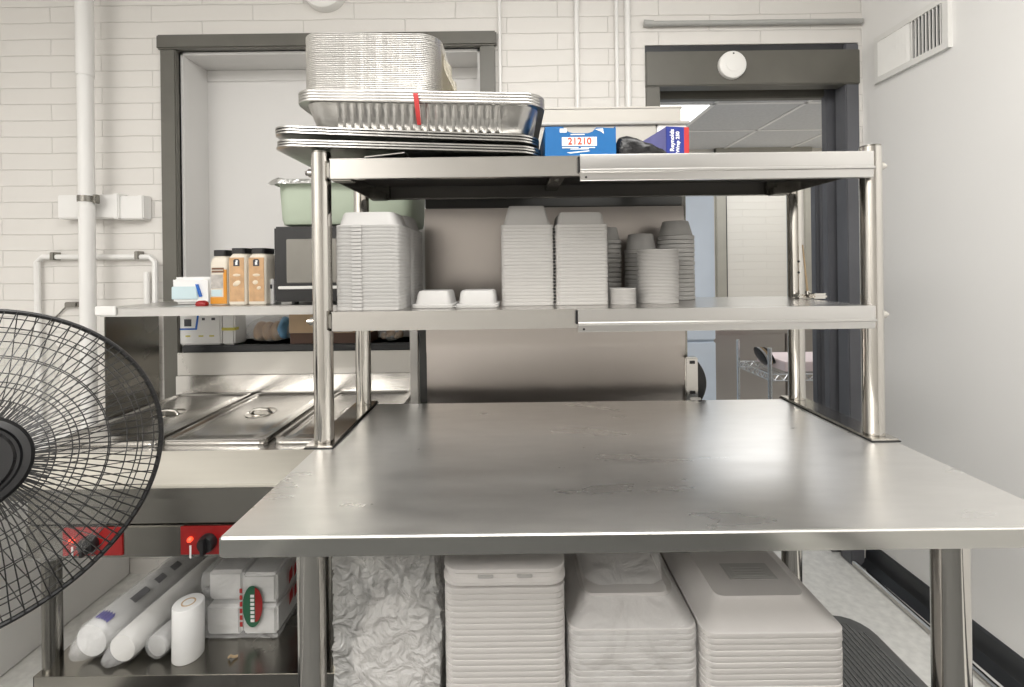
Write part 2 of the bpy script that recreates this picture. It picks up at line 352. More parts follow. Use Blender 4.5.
b.cyl((ax(643, 23, WY), WY - .012, z + .005), (ax(652, 23, WY), WY - .015, z), .014, 10)
tag(b.build('wall_rail', mat('grey_conduit_paint', (.40, .40, .385), .45, var=(20, .08))), 'grey horizontal conduit on the brick above the doorway', 'conduit')
# round detectors
def disc_thing(name, label, cat, X, z, y, r, d):
    t = thing(name, label, cat, (X, y, z))
    Mx = Matrix.Translation((X, y, z)) @ Matrix.Rotation(PI / 2, 4, 'X')
    b = MB(); b.lathe([(r, 0), (r, d * .5), (r * .96, d * .75), (r * .7, d), (r * .3, d * 1.02)], seg=36); b.xf(Mx); b.build('housing', M['whiteplastic'], t)
    b = MB(); b.lathe([(r * .55, d * .9), (r * .55, d * 1.08), (r * .5, d * 1.12)], seg=24); b.xf(Mx); b.build('cover_ring', M['whiteplastic'], t)
    b = MB(); b.lathe([(r * .06, d), (r * .06, d * 1.16)], (0, r * .75, -d * .15), seg=10); b.xf(Mx); b.build('indicator', M['black'], t)
disc_thing('smoke_detector', 'round white smoke detector on the dark door lintel', 'detector', .939, 2.117, WY - .012, .058, .022)
disc_thing('wall_fitting', 'round white fitting on the brick above the window, cut by the frame top', 'fitting', ax(326, -9, WY), ah(326, -9, WY), WY, .092, .05)
# air vent in the right wall
ya, yb = 1.537, 1.850; vz0, vz1 = 2.005, 2.19
t = thing('air_vent', 'white air vent grille high on the right wall', 'vent', (WX, (ya + yb) / 2, vz0))
b = MB(); fr = .022
b.box((WX - .014, ya, vz0), (WX, yb, vz0 + fr)); b.box((WX - .014, ya, vz1 - fr), (WX, yb, vz1))
b.box((WX - .014, ya, vz0 + fr), (WX, ya + fr, vz1 - fr)); b.box((WX - .014, yb - fr, vz0 + fr), (WX, yb, vz1 - fr))
ym = ya + (yb - ya) * .47; b.box((WX - .010, ym - .006, vz0 + fr), (WX, ym + .006, vz1 - fr), .002); b.build('frame', M['whiteplastic'], t, smooth=None)
b = MB(); b.box((WX - .002, ya + fr, vz0 + fr), (WX - .0005, yb - fr, vz1 - fr)); b.build('duct_opening', M['black'], t)
for k in range(9):
    y = ya + fr + .008 + k * (ym - ya - fr - .014) / 8; b = MB(); b.box((-.0042, -.0014, vz0 + fr), (.0042, .0014, vz1 - fr), mat=Matrix.Translation((WX - .0085, y, 0)) @ Matrix.Rotation(.30, 4, 'Z')); b.build('louver', M['whiteplastic'], t, smooth=None)
for k in range(10):
    y = ym + .010 + k * (yb - fr - ym - .014) / 9; b = MB(); b.box((-.009, -.0016, vz0 + fr), (.009, .0016, vz1 - fr), mat=Matrix.Translation((WX - .0085, y, 0)) @ Matrix.Rotation(-1.0, 4, 'Z')); b.build('louver', M['whiteplastic'], t, smooth=None)

# ------------------------------------------------------------------ next room through the doorway
FY = 4.2; NZ = 2.35
b = MB(); b.box((.2, FY, 0), (3.2, FY + .15, NZ)); struct(b.build('wall_far', M['brick_far'], smooth=None))
b = MB(); b.box((3.0, WY + WT, 0), (3.15, FY, NZ)); struct(b.build('wall_far_right', M['brick_far'], smooth=None))
b = MB(); b.box((.2, WY + WT, 0), (.35, FY, NZ)); struct(b.build('wall_far_left', M['wall'], smooth=None))
b = MB(); b.box((WX + .15, WY + .1, 0), (3.15, WY + WT, NZ)); struct(b.build('wall_far_front', M['wall'], smooth=None))
b = MB(); b.box((.2, WY + WT, NZ), (3.2, FY + .15, NZ + .08)); ce = struct(b.build('ceiling_far', M['tile'], smooth=None))
b = MB()
for x in (.75, 1.36, 1.97, 2.58): b.box((x - .012, WY + WT, NZ - .006), (x + .012, FY, NZ))
for y in (2.4, 3.01, 3.62): b.box((.35, y - .012, NZ - .006), (3.0, y + .012, NZ))
struct(b.build('trim_ceiling_grid', M['white'], smooth=None))
t = thing('ceiling_light', 'bright ceiling light panel in the room beyond the doorway', 'light', (1.05, 3.3, NZ))
b = MB(); b.box((.77, 3.03, NZ - .010), (1.34, 4.1, NZ - .006)); b.build('diffuser', M['diffuser'], t, smooth=None)
b = MB(); b.box((.765, 3.02, NZ - .012), (.775, 4.11, NZ)); b.box((1.335, 3.02, NZ - .012), (1.345, 4.11, NZ)); b.build('light_frame', M['white'], t, smooth=None)
b = MB(); b.box((1.53, 2.28, 0), (1.64, 2.32, 1.76), .004); b.box((1.545, 2.275, .05), (1.625, 2.281, 1.70), .002); tag(b.build('upright_panel', M['slate']), 'narrow slate grey upright panel just beyond the right door jamb', 'panel')
# trimmed opening in far wall
b = MB(); x0 = ax(717, 250, FY - .04); x1 = ax(728, 250, FY - .04); x2 = ax(812, 146, FY - .04); zt = ah(760, 143, FY - .04); zb = ah(760, 153, FY - .04)
b.box((x0, FY - .04, .0), (x1 - .012, FY, zt), .004); b.box((x0, FY - .045, zb), (x2, FY, zt), .004); b.box((x2 - .07, FY - .04, 0), (x2, FY, zb), .004)
struct(b.build('trim_1', mat('beige_frame', (.42, .40, .34), .5, var=(8, .08)), smooth=None))
b = MB(); b.box((x1 - .012, FY - .02, 0), (x1 + .004, FY, zb)); struct(b.build('trim_2', M['black_trim'], smooth=None))
t = thing('tall_fridge', 'tall pale blue appliance just beyond the doorway', 'fridge', (.82, 2.9, 0))
b = MB(); b.box((.55, 2.62, .05), (1.166, 3.2, 1.86), .01); b.build('body', M['paleblue'], t)
b = MB(); b.box((.555, 2.60, .85), (1.166, 2.62, 1.86), .006); b.build('upper_door', M['paleblue'], t)
b = MB(); b.box((.555, 2.60, .08), (1.166, 2.62, .84), .006); b.build('lower_door', M['paleblue'], t)
for x in (.6, 1.1):
    b = MB(); b.box((x - .03, 2.65, 0), (x + .03, 3.15, .05)); b.build('foot', M['black'], t)
t = thing('low_steel_cabinet', 'low stainless cabinet against the far wall behind the wire rack', 'cabinet', (2.1, 3.8, 0))
b = MB(); b.box((1.30, 3.55, .05), (2.95, 4.15, .80), .006); b.build('body', M['panel_steel'], t)
for x in (1.31, 2.135):
    b = MB(); b.box((x, 3.535, .08), (x + .81, 3.55, .74), .004); b.build('door', M['panel_steel'], t)
b = MB(); b.box((1.33, 3.6, 0), (2.92, 4.1, .05)); b.build('plinth', M['black'], t)
# wire rack with papers and plates
rx0, rx1, ry0, ry1, rz = 1.45, 2.25, 2.56, 2.92, .66
t = thing('wire_rack', 'galvanised wire shelf rack beyond the doorway', 'rack', ((rx0 + rx1) / 2, (ry0 + ry1) / 2, 0))
for x in (rx0, rx1):
    for y in (ry0, ry1):
        b = MB(); b.cyl((x, y, 0), (x, y, .80 if y == ry1 else .81), .011, 10)
        for k in range(24): b.cyl((x, y, .05 + k * .03), (x, y, .056 + k * .03), .0128, 10)
        b.build('post', M['galv'], t)
for zz in (.25, rz):
    b = MB()
    for y in (ry0, ry1):
        for z in (zz, zz - .035): b.cyl((rx0, y, z), (rx1, y, z), .004, 6)
        for k in range(16): x = rx0 + k * .05; b.cyl((x, y, zz), (x + .025, y, zz - .035), .003, 5); b.cyl((x + .025, y, zz - .035), (x + .05, y, zz), .003, 5)
    for x in (rx0, rx1):
        for z in (zz, zz - .035): b.cyl((x, ry0, z), (x, ry1, z), .004, 6)
        for k in range(7): y = ry0 + k * .0515; b.cyl((x, y, zz), (x, y + .026, zz - .035), .003, 5); b.cyl((x, y + .026, zz - .035), (x, y + .0515, zz), .003, 5)
    for k in range(28): x = rx0 + .015 + k * .0285; b.cyl((x, ry0, zz + .001), (x, ry1, zz + .001), .002, 5)
    b.build('wire_shelf', M['galv'], t)
b = MB(); b.box((1.56, 2.60, rz + .004), (2.2, 2.90, rz + .06), .004); tag(b.build('paper_stack', M['pink']), 'pale pink stack of paper on the wire rack', 'paper')
for k in range(4):
    b = MB(); b.lathe([(.02, 0), (.058, .008), (.06, .010), (.02, .004)], seg=28)
    b.xf(Matrix.Translation((1.535 - .016 * k, 2.74, rz + .064)) @ Matrix.Rotation(1.12, 4, 'Y'))
    tag(b.build('plate', M['black' if k in (0, 3) else ('whiteplastic' if k == 2 else 'wood')]), ['black plate leaning nearest the paper stack on the wire rack', 'brown plate leaning between black and white plates on the wire rack', 'white plate leaning on the wire rack', 'outermost black plate leaning at the end of the wire rack'][k], 'plate', 'plates leaning on the wire rack')
t = thing('sign_card', 'white card with red border standing on the wire rack', 'card', (2.02, 2.74, rz + .06))
b = MB(); b.box((1.93, 2.735, rz + .061), (2.13, 2.743, rz + .20), .004); b.build('card', M['red'], t)
b = MB(); b.box((1.945, 2.733, rz + .075), (2.115, 2.735, rz + .187), .001); b.build('card_face', M['paper'], t)

# ================================================================== WORK TABLE
TX0, TX1, TY0, TY1, TZ = -.421, .811, .645, 1.279, .900
t = thing('work_table', 'large stainless steel work table in the foreground', 'table', ((TX0 + TX1) / 2, (TY0 + TY1) / 2, 0))
table = t
b = MB(); b.box((TX0, TY0, TZ - .031), (TX1, TY1, TZ), .0035, seg=3)
for f in b.bm.faces: f.material_index = 0 if f.calc_center_median().z > TZ - .003 else 1
b.build('tabletop', [M['top_steel'], M['edge_steel']], t)
for i, (x, y) in enumerate(((-.313, .70), (.66, .69), (-.305, 1.16), (.70, 1.15))):
    b = MB(); b.cyl((x, y, .03), (x, y, TZ - .031), .0205 if x < 0 else .023, 28); b.lathe([(.034, .0), (.034, .004), (.024, .03)], (x, y, TZ - .061)) if 0 else None
    lg = b.build('leg', M['chrome'], t)
    b = MB(); b.lathe([(.016, 0), (.02, .004), (.02, .03), (.024, .035), (.024, .05)], (x, y, 0)); b.build('foot', M['dull_steel'], lg)

# overshelf standing on the table
t = thing('double_overshelf', 'two-tier stainless overshelf on chrome posts standing on the work table', 'shelf', (.188, 1.12, TZ))
PXL, PXR, PYF, PYB = -.411, .786, .992, 1.257; PR = .0205
SH1, SH2 = 1.188, 1.515
def overshelf_post(x, y, top):
    b = MB(); b.cyl((x, y, TZ + .007), (x, y, top), PR, 28); p = b.build('post', M['chrome'], t)
    b = MB(); b.cyl((x, y, top), (x, y, top + .004), PR * .96, 24); b.build('post_cap', M['dull_steel'], p)
    b = MB()
    for z in (1.06, 1.075, 1.30, 1.325): b.cyl((x - (PR + .0002 if x < 0 else -.006), y - PR * .0, z), (x - (PR - .002 if x < 0 else -.007), y, z), .003, 8)
    if x > 0 and y > 1.1:
        for z in (1.255, 1.285): b.cyl((x - .004, y - PR - .0004, z), (x - .004, y - PR + .003, z), .0032, 10)
    b.build('adjustment_hole', M['black'], p)
    for z in (SH1 - .022, SH2 - .026):
        if y < 1.1:
            sx = -1 if x < 0 else 1
            b = MB(); b.cyl((x + sx * PR * .9, y, z), (x + sx * (PR + .006), y, z), .009, 14); b.cyl((x + sx * PR, y, z), (x + sx * (PR + .013), y, z), .005, 8)
            b.build('bolt', M['chrome'], p)
overshelf_post(PXL, PYF, 1.530); overshelf_post(PXR, PYF, 1.529); overshelf_post(PXL, PYB, 1.530); overshelf_post(PXR, PYB, 1.528)
for x, s in ((PXL, 1), (PXR, -1)):
    b = MB(); x0 = x - s * .029; x1 = x + s * .029
    b.box((min(x0, x1), PYF - .032, TZ + .0025), (max(x0, x1), PYB + .032, TZ + .0065), .001)
    b.box((min(x1, x1 - s * .004), PYF + .02, TZ + .0065), (max(x1, x1 - s * .004), PYB - .02, TZ + .008), .001)
    b.build('base_channel', M['chrome'], t)
    b = MB(); b.box((min(x0, x1) - .001, PYF - .034, TZ), (max(x0, x1) + .002, PYB + .033, TZ + .0026)); b.build('base_gasket', M['black'], t)
def shelf_tray(z, fl):
    x0, x1 = PXL + .026, PXR - .022; y0, y1 = PYF - .022, PYB + .026
    b = MB()
    b.box((x0, y0, z - .0025), (x1, y1, z), .0008)
    b.box((x0, y0, z - fl), (x1, y0 + .003, z - .001), .001); b.box((x0, y1 - .003, z - fl), (x1, y1, z - .001), .001)
    b.box((x0, y0, z - fl), (x0 + .003, y1, z - .001), .001); b.box((x1 - .003, y0, z - fl), (x1, y1, z - .001), .001)
    b.box((x0, y0 + .002, z - fl), (x1, y0 + .016, z - fl + .002)); b.box((x0, y1 - .016, z - fl), (x1, y1 - .002, z - fl + .002))
    o = b.build('shelf', M['steel'], t)
    b = MB(); b.box((x0 + .004, y0 + .004, z - .006), (x1 - .004, y1 - .004, z - .0026)); b.box((x0 + .003, y1 - .0045, z - fl + .003), (x1 - .003, y1 - .0032, z - .004)); b.build('underside_shade', M['under'], o, smooth=None)  # dark plates that paint the shade beneath the shelf
    for xx, s in ((x0, 1), (x1, -1)):
        for yy in (PYF, PYB):
            b = MB(); b.box((min(xx, xx + s * .045), yy - .016, z - fl - .003), (max(xx, xx + s * .045), yy + .016, z - fl + .016), .002)
            b.box((min(xx, xx - s * .012), yy - .012, z - fl + .004), (max(xx, xx - s * .012), yy + .012, z - .006), .002)
            cb = b.build('corner_bracket', M['dull_steel'], o)
            if yy == PYB:
                b = MB(); b.box((min(xx, xx + s * .05), y1 - .020, z - fl), (max(xx, xx + s * .05), y1 - .006, z - fl + .036)); b.cyl((xx + s * .022, y1 - .020, z - fl + .018), (xx + s * .022, y1 - .030, z - fl + .018), .008, 12)
                b.build('bracket_bolt', M['dull_steel'], o)
    b = MB(); X = .115 if z > 1.3 else .15
    b.box((X - .018, y0 + .004, z - fl * .55), (X + .018, y1 - .004, z - .003), .002)
    for k in range(3): b.cyl((X, y0 + .05 + k * .05, z - fl * .55 - .003), (X, y0 + .05 + k * .05, z - fl * .5), .005, 8)
    b.build('stiffener', M['dull_steel'], o)
shelf_tray(SH1, .041); shelf_tray(SH2, .043)
def rail(z, pxl, zt, zb, lab):
    r = thing('order_rail', lab, 'rail', (0, 0, 0)); y = PYF - .0224
    x0 = ax(pxl, 320, y - .01); x1 = PXR - .020; r.location = ((x0 + x1) / 2, y, zb)
    h = zt - zb
    pr = [(y, zt), (y - .012, zt), (y - .0125, zt - .002), (y - .0125, zb + h * .44), (y - .017, zb + h * .40), (y - .017, zb + h * .34), (y - .0125, zb + h * .30), (y - .011, zb + .001), (y - .010, zb), (y, zb)]
    b = MB(); b.prism([(x0, p[0], p[1]) for p in pr], (x1 - x0, 0, 0)); b.build('rail_body', M['alu'], r, smooth=20)
    b = MB(); b.cyl((x0 + .012, y - .0125, zb + h * .13), (x0 + .012, y - .010, zb + h * .13), .0026, 10); b.build('screw_hole', M['black'], r)
    b = MB(); b.box((x0 - .004, y - .008, zb + h * .35), (x0 + .001, y - .0005, zt - .003)); b.build('end_plug', M['black'], r)
rail(SH2, 582, 1.514, 1.459, 'long aluminium order rail along the front of the upper overshelf')
rail(SH1, 578, 1.188, 1.140, 'long aluminium order rail along the front of the middle shelf')

# ================================================================== TALL STEEL CABINET BEHIND THE TABLE
CX0, CX1, CY0, CY1 = -.250, .505, 1.325, 1.90
t = thing('tall_steel_cabinet', 'tall stainless steel cabinet standing right behind the work table', 'cabinet', ((CX0 + CX1) / 2, (CY0 + CY1) / 2, 0))
b = MB(); b.box((CX0, CY0 + .0225, .10), (CX1 + .016, CY1, 1.70), .004); b.build('body', M['dull_steel'], t)
b = MB(); b.prism([(CX0, CY0 + .008, .14), (CX0, CY0 + .008, 1.02), (CX0, CY0 + .002, 1.04), (CX0, CY0, 1.06), (CX0, CY0, 1.452), (CX0, CY0 + .022, 1.452), (CX0, CY0 + .022, .14)], (CX1 - CX0, 0, 0)); b.build('front_panel', M['panel_steel'], t)
b = MB(); b.box((CX0 - .022, CY0 + .012, .10), (CX0 - .001, CY0 + .03, 1.14)); b.build('side_gap_shade', M['dark'], t)  # dark strip standing in for the shaded gap beside the cabinet
b = MB(); b.box((CX0, CY0 + .012, 1.455), (CX1, CY0 + .024, 1.60), .002); b.build('vent_recess', M['dark'], t)
mb = mat('beige_panel', (.46, .44, .40), .45, .3, var=(5, .08))
b = MB(); b.box((CX0, CY0 + .004, 1.602), (.43, CY0 + .022, 1.690), .003); b.build('fascia', mb, t)
b = MB(); b.box((.432, CY0 + .004, 1.602), (CX1 + .014, CY0 + .022, 1.690), .003); b.build('fascia_end', M['white'], t)
b = MB(); b.box((CX0, CY0 - .004, 1.690), (CX1 + .02, CY1, 1.699), .002); b.build('top_ledge', M['alu'], t)
b = MB(); b.box((CX0, CY0 + .01, 1.699), (CX1, CY0 + .05, 1.742), .003); b.box((CX0, CY0 + .008, 1.739), (CX1 + .003, CY0 + .055, 1.746), .002); b.build('back_rail', mb, t)
b = MB(); b.box((CX0 + .02, CY0 + .04, 0), (CX1 - .02, CY1 - .02, .10)); b.build('plinth', M['black'], t)
hz0, hz1 = ah(690, 400, CY0), ah(690, 357, CY0)
b = MB(); b.box((CX1 - .002, CY0 - .006, hz0 - .01), (CX1 + .034, CY0 + .02, hz1), .003); br_ = b.build('hinge_bracket', M['steel'], t)
for z in (hz1 - .014, hz0 + .024):
    b = MB(); b.box((CX1 + .008, CY0 - .0075, z - .006), (CX1 + .026, CY0 - .004, z + .006), .003); b.build('bracket_slot', M['black'], br_)
b = MB(); n = 14; pts = [(CX1 + .034, CY0 + .002, hz1 - .01)] + [(CX1 + .034 + .027 * math.sin(PI * k / n) ** .8, CY0 + .002, hz1 - .012 - (hz1 - hz0 + .005) * k / n) for k in range(1, n)] + [(CX1 + .034, CY0 + .002, hz0 - .02)]
b.prism(pts, (0, .03, 0)); b.build('hinge_cover', M['black'], t)
b = MB(); b.box((CX1 + .01, CY0 - .012, hz0 + .002), (CX1 + .04, CY0 - .004, hz0 + .009), .002); b.build('pin', M['whiteplastic'], t)

# ================================================================== STEAM TABLE
SX0, SX1, SY0, SY1, SZ = -1.40, -.40, 1.305, 1.91, .770
t = thing('steam_table', 'stainless steam table with covered wells left of the work table', 'steam table', (-.9, 1.5, 0))
b = MB(); b.box((SX0, SY0, SZ - .03), (SX1, SY1, SZ - .012), .003)
b.box((SX0, SY1 - .02, SZ - .03), (SX1, SY1, SZ + .075), .003)
b.build('counter', M['steel'], t)
b = MB(); b.box((wx0 + .002, SY1 - .014, SZ + .076), (-.29, SY1 - .004, .940), .002); b.build('splash_panel', M['whitesteel'], t)
b = MB(); b.box((SX0, 1.093, SZ - .013), (SX1, SY0 - .003, SZ - .004), .002); b.build('cutting_board', M['board'], t)
b = MB(); b.box((SX0, 1.105, SZ - .045), (SX1, SY0, SZ - .0135), .002); b.build('board_ledge', M['dull_steel'], t)
b = MB(); b.box((-1.205, 1.125, .655), (SX1, SY0 + .3, SZ - .045), .003); b.build('body', M['dull_steel'], t)
b = MB(); b.box((-1.205, 1.120, .575), (SX1, SY0 + .3, .653), .003); b.build('control_box', M['dull_steel'], t)
for i, x in enumerate((-1.036, -.746, -.478)):
    p = MB().box((x - .074, 1.117, .583), (x + .074, 1.121, .652), .001).build('control_panel', M['red'], t)
    b = MB(); Mx = Matrix.Translation((x - .004, 1.117, .615)) @ Matrix.Rotation(PI / 2, 4, 'X'); b.lathe([(.021, 0), (.021, .012), (.018, .018)], seg=20); b.box((-.0045, -.02, .012), (.0045, .02, .028), .001); b.xf(Mx); b.build('knob', M['black'], p)
    b = MB(); Mx = Matrix.Translation((x - .048, 1.117, .622)) @ Matrix.Rotation(PI / 2, 4, 'X'); b.lathe([(.006, 0), (.006, .006), (.003, .010)], seg=14); b.xf(Mx); b.build('indicator_lamp', M['redlamp'], p)
    b = MB(); b.box((x - .051, 1.1155, .575), (x - .047, 1.117, .606)); b.build('marker_strip', M['ink_white'], p)
for x in (-1.170, -.45):
    for y in (1.15, 1.84):
        b = MB(); b.cyl((x, y, .03), (x, y, SZ - .03 if y > 1.5 else .576), .02, 20); lg = b.build('leg', M['dull_steel'], t)
        b = MB(); b.lathe([(.015, 0), (.02, .006), (.02, .04)], (x, y, 0)); b.build('foot', M['black'], lg)
UZ = .285
b = MB(); b.box((-1.190, 1.12, UZ - .003), (SX1, 1.88, UZ), .001); b.box((-1.190, 1.12, UZ - .035), (SX1, 1.124, UZ - .001), .001); b.box((-1.190, 1.12, UZ - .035), (-1.186, 1.88, UZ - .001), .001)
b.build('undershelf', M['dull_steel'], t)
# overshelf of the steam table
oz = 1.158; oy0, oy1 = 1.557, 1.90
b = MB(); b.box((SX0 - .01, oy0, oz - .004), (-.325, oy1, oz), .001); b.box((SX0 - .01, oy0, oz - .031), (-.325, oy0 + .004, oz - .001), .001); osh = b.build('overshelf', M['alu'], t)
b = MB(); b.box((SX0 - .022, oy0 - .006, oz - .025), (SX0 + .05, oy0 - .0005, oz + .006), .002); b.build('end_clip', M['white'], osh)
b = MB(); b.box((SX0, oy0 + .004, SZ - .012), (SX0 + .006, 1.80, oz - .031), .002); b.build('side_panel', M['dull_steel'], t)
b = MB(); b.box((-.352, oy0 + .01, SZ - .02), (-.325, oy0 + .04, oz - .004), .002); b.build('right_support', M['alu'], t)
b = MB(); b.box((SX1 - .005, oy0 + .008, SZ - .025), (-.325, oy0 + .2, SZ - .013), .001); b.build('support_foot', M['alu'], t)
# well lids (lift-off pan covers)
LW = .312; LY0, LY1 = 1.365, 1.885
lid_labels = ['steel pan lid at the left, partly behind the fan', 'middle steel pan lid on the steam table, its whole handle in view', 'right-hand steel pan lid on the steam table behind the overshelf post']
for i in range(3):
    xc = -1.235 + i * .336; 
    xc += (.005, 0, -.002)[i]
    l = thing('pan_cover', lid_labels[i], 'lid', (xc, (LY0 + LY1) / 2, SZ - .0114), group='steam table lids')
    hy = (LY1 - LY0) / 2; b = MB()
    b.loft([rrect(LW / 2, hy, .02, 0), rrect(LW / 2 + .002, hy + .002, .022, .006), rrect(LW / 2, hy, .02, .015), rrect(LW / 2 - .010, hy - .010, .02, .016), rrect(LW / 2 - .016, hy - .016, .02, .0095), rrect(LW / 2 - .030, hy - .030, .025, .009), rrect(LW / 2 - .038, hy - .038, .03, .0125)])
    b.xf(Matrix.Translation((xc, (LY0 + LY1) / 2, SZ - .0114))); b.build('cover', M['steel'], l)
    b = MB(); b.lathe([(.05, .0120), (.048, .0145), (.042, .0125), (.03, .0130)], seg=30); b.xf(Matrix.Translation((xc, (LY0 + LY1) / 2, SZ - .0114)) @ Matrix.Diagonal((1, 1.2, 1, 1))); b.build('recess_ring', M['chrome'], l)
    b = MB(); c = Vector((xc, (LY0 + LY1) / 2, SZ - .0)); b.tube([c + Vector(q) for q in ((-.036, .0, 0), (-.026, .0, .012), (0, 0, .015), (.026, .0, .012), (.036, .0, 0))], .006, 10); b.build('handle', M['chrome'], l)

# ================================================================== FAN
fc = Vector((-.864, .717, .975)); fa = math.radians(49.5); fe = math.radians(15)
n_ = Vector((math.sin(fa) * math.cos(fe), -math.cos(fa) * math.cos(fe), math.sin(fe))); r_ = Vector((math.cos(fa), math.sin(fa), 0)); z_ = n_.cross(r_)
t = thing('pedestal_fan', 'large black pedestal fan with a round wire grille, cut by the left edge', 'fan', (fc.x - n_.x * .22, fc.y - n_.y * .22, 0))
RF = .25
def fp(r, a, d): return fc + r_ * (r * math.cos(a)) + z_ * (r * math.sin(a)) + n_ * d
b = MB(); b.tube([fp(RF, 2 * PI * k / 96, 0) for k in range(96)], .0043, 8, closed=True); b.build('rim', M['black'], t)
def dome(r, d0, d1): 
    x = r / RF; return d0 + (d1 - d0) * (1 - x ** 3.2)
b = MB(); NW = 104
for k in range(NW):
    a0 = 2 * PI * k / NW; pts = []
    for j in range(7):
        r = .072 + (RF - .072) * j / 6; tw = .16 * (1 - j / 6) ** 1.5
        pts.append(fp(r, a0 + tw, dome(r, .004, .055)))
    b.tube(pts, .0011, 4)
for k in range(150):
    a0 = 2 * PI * k / 150; b.tube([fp(.072, a0, dome(.072, .004, .055)), fp(.085, a0 - .02, dome(.085, .004, .055)), fp(.098, a0 - .04, dome(.098, .004, .055))], .0009, 4)
for r in (.098, .118, .140, .168, .193, .218, .236): b.tube([fp(r, 2 * PI * k / 72, dome(r, .004, .055) - .002) for k in range(72)], .0012, 4, closed=True)
b.build('front_grille', M['wire'], t)
b = MB()
for k in range(64):
    a0 = 2 * PI * (k + .5) / 64; pts = []
    for j in range(7):
        r = .06 + (RF - .06) * j / 6; tw = -.22 * (1 - j / 6) ** 1.3
        pts.append(fp(r, a0 + tw, -dome(r, .004, .105)))
    b.tube(pts, .0010, 4)
for r in (.10, .14, .18, .22): b.tube([fp(r, 2 * PI * k / 72, -dome(r, .004, .105) + .002) for k in range(72)], .0013, 4, closed=True)
b.build('rear_grille', M['wire'], t)
def fl(prof, seg=48):
    b = MB(); rings = [[fp(r, 2 * PI * k / seg, d) for k in range(seg)] for r, d in prof]; b.loft(rings); return b
fl([(.074, .044), (.074, .054), (.069, .060), (.060, .062), (.057, .057), (.020, .058)]).build('hub_ring', M['black'], t)
fl([(.053, .056), (.053, .063), (.049, .067), (.02, .069)]).build('hub_badge', M['black_gloss'], t)
fl([(.04, -.09), (.062, -.10), (.066, -.14), (.066, -.22), (.05, -.25), (.02, -.255)]).build('motor_housing', M['black'], t)
hub = fl([(.03, -.06), (.036, -.055), (.036, .01), (.02, .02)]).build('blade_hub', M['black'], t)
for k in range(3):
    a = PI + k * 2 * PI / 3; rows = []
    for th in (.0011, -.0011):
        row = []
        for j in range(9):
            f = j / 8; r = .034 + .19 * f; wd = (.30 + .25 * math.sin(PI * min(1, f * 1.05))) * (.9 if f < .95 else .6)
            row.append((r, wd, th))
        rows.append(row)
    b = MB(); rings = []
    for j in range(9):
        r, wd, _ = rows[0][j]; rg = []
        for q in range(8): u = q / 7 * 2 - 1; rg.append(fp(r, a + u * wd * .9 + .25 * j / 8, -.018 - u * .022 + .0012))
        for q in range(7, -1, -1): u = q / 7 * 2 - 1; rg.append(fp(r, a + u * wd * .9 + .25 * j / 8, -.018 - u * .022 - .0012))
        rings.append(rg)
    b.loft(rings); b.build('blade', M['blade'], hub)
pb = fc - n_ * .22
b = MB(); b.cyl((pb.x, pb.y, .03), (pb.x, pb.y, fc.z - .06), .016, 18); b.cyl((pb.x, pb.y, .03), (pb.x, pb.y, .5), .021, 18); b.build('pole', M['black'], t)
b = MB(); b.box((pb.x - .03, pb.y - .03, fc.z - .10), (pb.x + .03, pb.y + .03, fc.z - .05), .008); b.build('tilt_joint', M['black'], t)
b = MB(); b.lathe([(.2, 0), (.2, .012), (.17, .022), (.03, .035), (.025, .06)], (pb.x, pb.y, 0), 40); b.build('base', M['black'], t)

# ================================================================== FOIL ON THE UPPER SHELF
# flat foil lids, tilted: left end rides on the post top
hx, hy = .292, .176; tilt = .040
sheet_mesh = MB().loft([rrect(hx - .012, hy - .012, .045, .0), rrect(hx - .004, hy - .004, .05, .0006), rrect(hx, hy, .052, .002), rrect(hx, hy, .052, .0052), rrect(hx - .004, hy - .004, .05, .0052), rrect(hx - .010, hy - .010, .046, .002)]).mesh('foil_tray', M['foil'], 40)
base = Vector((-.222, PYF - .028 + hy, 1.5300))
for k in range(6):
    o = bpy.data.objects.new('foil_tray', sheet_mesh); COL.objects.link(o)
    o.location = base + Vector((random.uniform(-.004, .004), random.uniform(0, .004), (.0058 * k + (.0085 if k >= 3 else 0)))); o.rotation_euler = (0, tilt + (.010 if k >= 3 else 0), 0)
    tag(o, 'shallow foil tray, bottom one of the tilted pile on the upper shelf' if k == 0 else ('shallow foil tray at the top of the tilted pile, under the deep pans' if k == 5 else 'shallow foil tray between top and bottom of the tilted pile'), 'tray', 'shallow foil trays on the upper shelf')
# deep full-size pans with ribbed sides
def ribbed(hx, hy, z, depth, n, rad):
    """rounded rectangle; ribs stand at fixed places along the straight sides so that pans nest"""
    xf, yf = n; st = .0045; out = []
    for q, (sx, sy, horiz) in enumerate(((1, -1, True), (1, 1, False), (-1, 1, True), (-1, -1, False))):
        L, e = (xf, hy) if horiz else (yf, hx); m = int(2 * L / st)
        for k in range(m + 1):
            a = -L + 2 * L * k / m; d = depth * (1 if k % 4 < 2 else -1) if 0 < k < m else 0
            if q == 0: out.append(Vector((a, -(e + d), z)))
            elif q == 1: out.append(Vector((e + d, a, z)))
            elif q == 2: out.append(Vector((-a, e + d, z)))
            else: out.append(Vector((-(e + d), -a, z)))
        cx, cy = ((hx - rad), -(hy - rad)) if q == 0 else ((hx - rad), hy - rad) if q == 1 else (-(hx - rad), hy - rad) if q == 2 else (-(hx - rad), -(hy - rad))
        for k in range(9):
            a = (-PI / 2 + PI / 2 * q) + PI / 2 * k / 8; out.append(Vector((cx + rad * math.cos(a), cy + rad * math.sin(a), z)))
    return out
